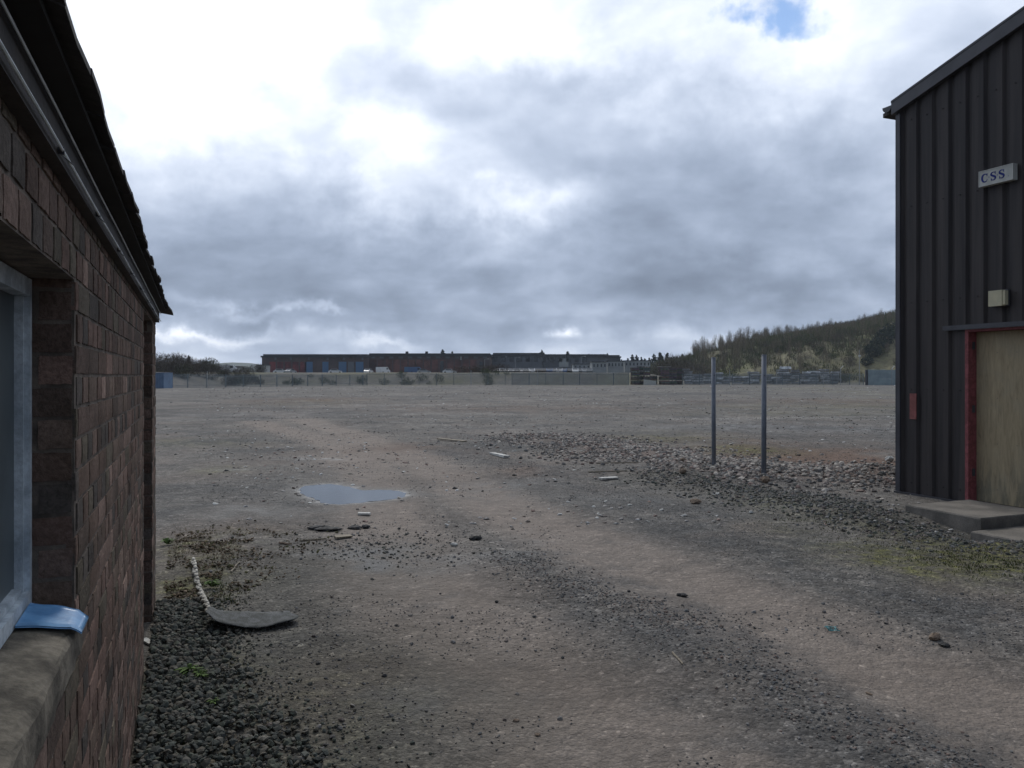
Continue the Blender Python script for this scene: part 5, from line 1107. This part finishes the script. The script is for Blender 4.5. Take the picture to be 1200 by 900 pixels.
car(432, 247, 'white', 1.4, 'white car seen end-on where the two brick warehouses meet'); car(449, 246, 'white', 1.1, 'white van just left of the middle of the red brick warehouse', True); car(488, 247, 'blue', .0, 'blue van before the red brick warehouse', True); car(497, 246, 'silver', .1, 'silver car touching the blue van'); car(527, 247, 'white', 0, 'white car before the right part of the red brick warehouse')
car(268, 196, 'white', .2, 'white van by the small white house at the left', True)
pk = ['white', 'silver', 'grey', 'grey', 'blue', 'black', 'white', 'silver']
for k in range(40):
    px = 583 + (k % 20) * 5.6 + rr.uniform(-1, 1); row = k // 20; p_ = pk[rr.randrange(8)]
    car(px, [222, 238][row] + rr.uniform(-1, 1), p_, math.pi / 2 + rr.uniform(-.1, .1), '%s car in the packed car park before the grey warehouse, %s row' % (p_, ['front', 'back'][row]), False, '%s cars in the %s row of the far car park' % (p_, ['front', 'back'][row]))
# street lamps far
for k, (px, D_, yt) in enumerate(((243, 180, 424), (568, 235, 421), (604, 235, 419), (681, 240, 418))):
    z0 = PZ; H_ = zt(yt, D_) - z0; e_ = empty('street_lamp', (at(px, D_), D_, z0), 0, label=['thin lamp column among the left scrub trees', 'lamp column at the right end of the red brick warehouse', 'lamp column at the left of the far car park', 'lamp column at the right of the far car park'][k], cat='street lamp')
    q = MB(); q.bar((0, 0, 0), (0, 0, H_), .09, 6, .05); q.bar((0, 0, H_), (.9, 0, H_ + .1), .045, 5); q.build('column', pole_m, e_); q = MB(); q.box((1.1, 0, H_ + .1), (.6, .25, .12)); q.build('lamp_head', tip_m, e_)

# ================================================================ thin damp air over the whole site
q = MB(); q.box((0, 875, 50), (4600, 3250, 106.6))
hz_m = bpy.data.materials.new('haze'); hz_m.use_nodes = True; t = hz_m.node_tree; t.nodes.clear()
pv = N(t, 'ShaderNodeVolumePrincipled'); pv.inputs['Color'].default_value = (.78, .88, 1, 1); pv.inputs['Density'].default_value = .00022; pv.inputs['Anisotropy'].default_value = .1
ho = N(t, 'ShaderNodeOutputMaterial'); lk(t, pv.outputs[0], ho.inputs['Volume'])
tag(q.build('haze', hz_m), 'thin bluish haze hanging over the yard and far buildings', 'haze', None, 'stuff')

def weed(px, py, r_, label, seed):
    rd_ = random.Random(seed); x, y = g2(px, py); q = MB()
    for k in range(26):
        a = rd_.uniform(0, 6.28); L = r_ * rd_.uniform(.5, 1.1); w = r_ * rd_.uniform(.10, .18); h = r_ * rd_.uniform(.25, .8); ca, sa = math.cos(a), math.sin(a)
        P_ = [(0, 0, 0), (ca * L * .5 - sa * w, sa * L * .5 + ca * w, h * .8), (ca * L, sa * L, h * .7), (ca * L * .5 + sa * w, sa * L * .5 - ca * w, h * .8)]; k_ = rd_.uniform(.7, 1.3)
        q.add(P_ + [(a_, b_, c_ - .0015) for a_, b_, c_ in P_], [(0, 1, 2, 3), (7, 6, 5, 4), (0, 4, 5, 1), (1, 5, 6, 2), (2, 6, 7, 3), (3, 7, 4, 0)], 0, (.085 * k_, .14 * k_, .032 * k_))
    o = q.build('weed', grass_m); o.location = (x, y, gz(x, y) + .012); tag(o, label, 'weed')
weed(222, 793, .085, 'largest green weed sprouting from the dark gravel near the camera', 1); weed(235, 797, .05, 'small green weed touching the largest weed in the gravel', 2)
weed(248, 690, .08, 'bright green weed beside the pale twisted cord', 3); weed(196, 642, .09, 'green weed in the litter close to the brick wall corner', 4); weed(250, 829, .04, 'tiny green weed in the gravel nearest the camera', 5)
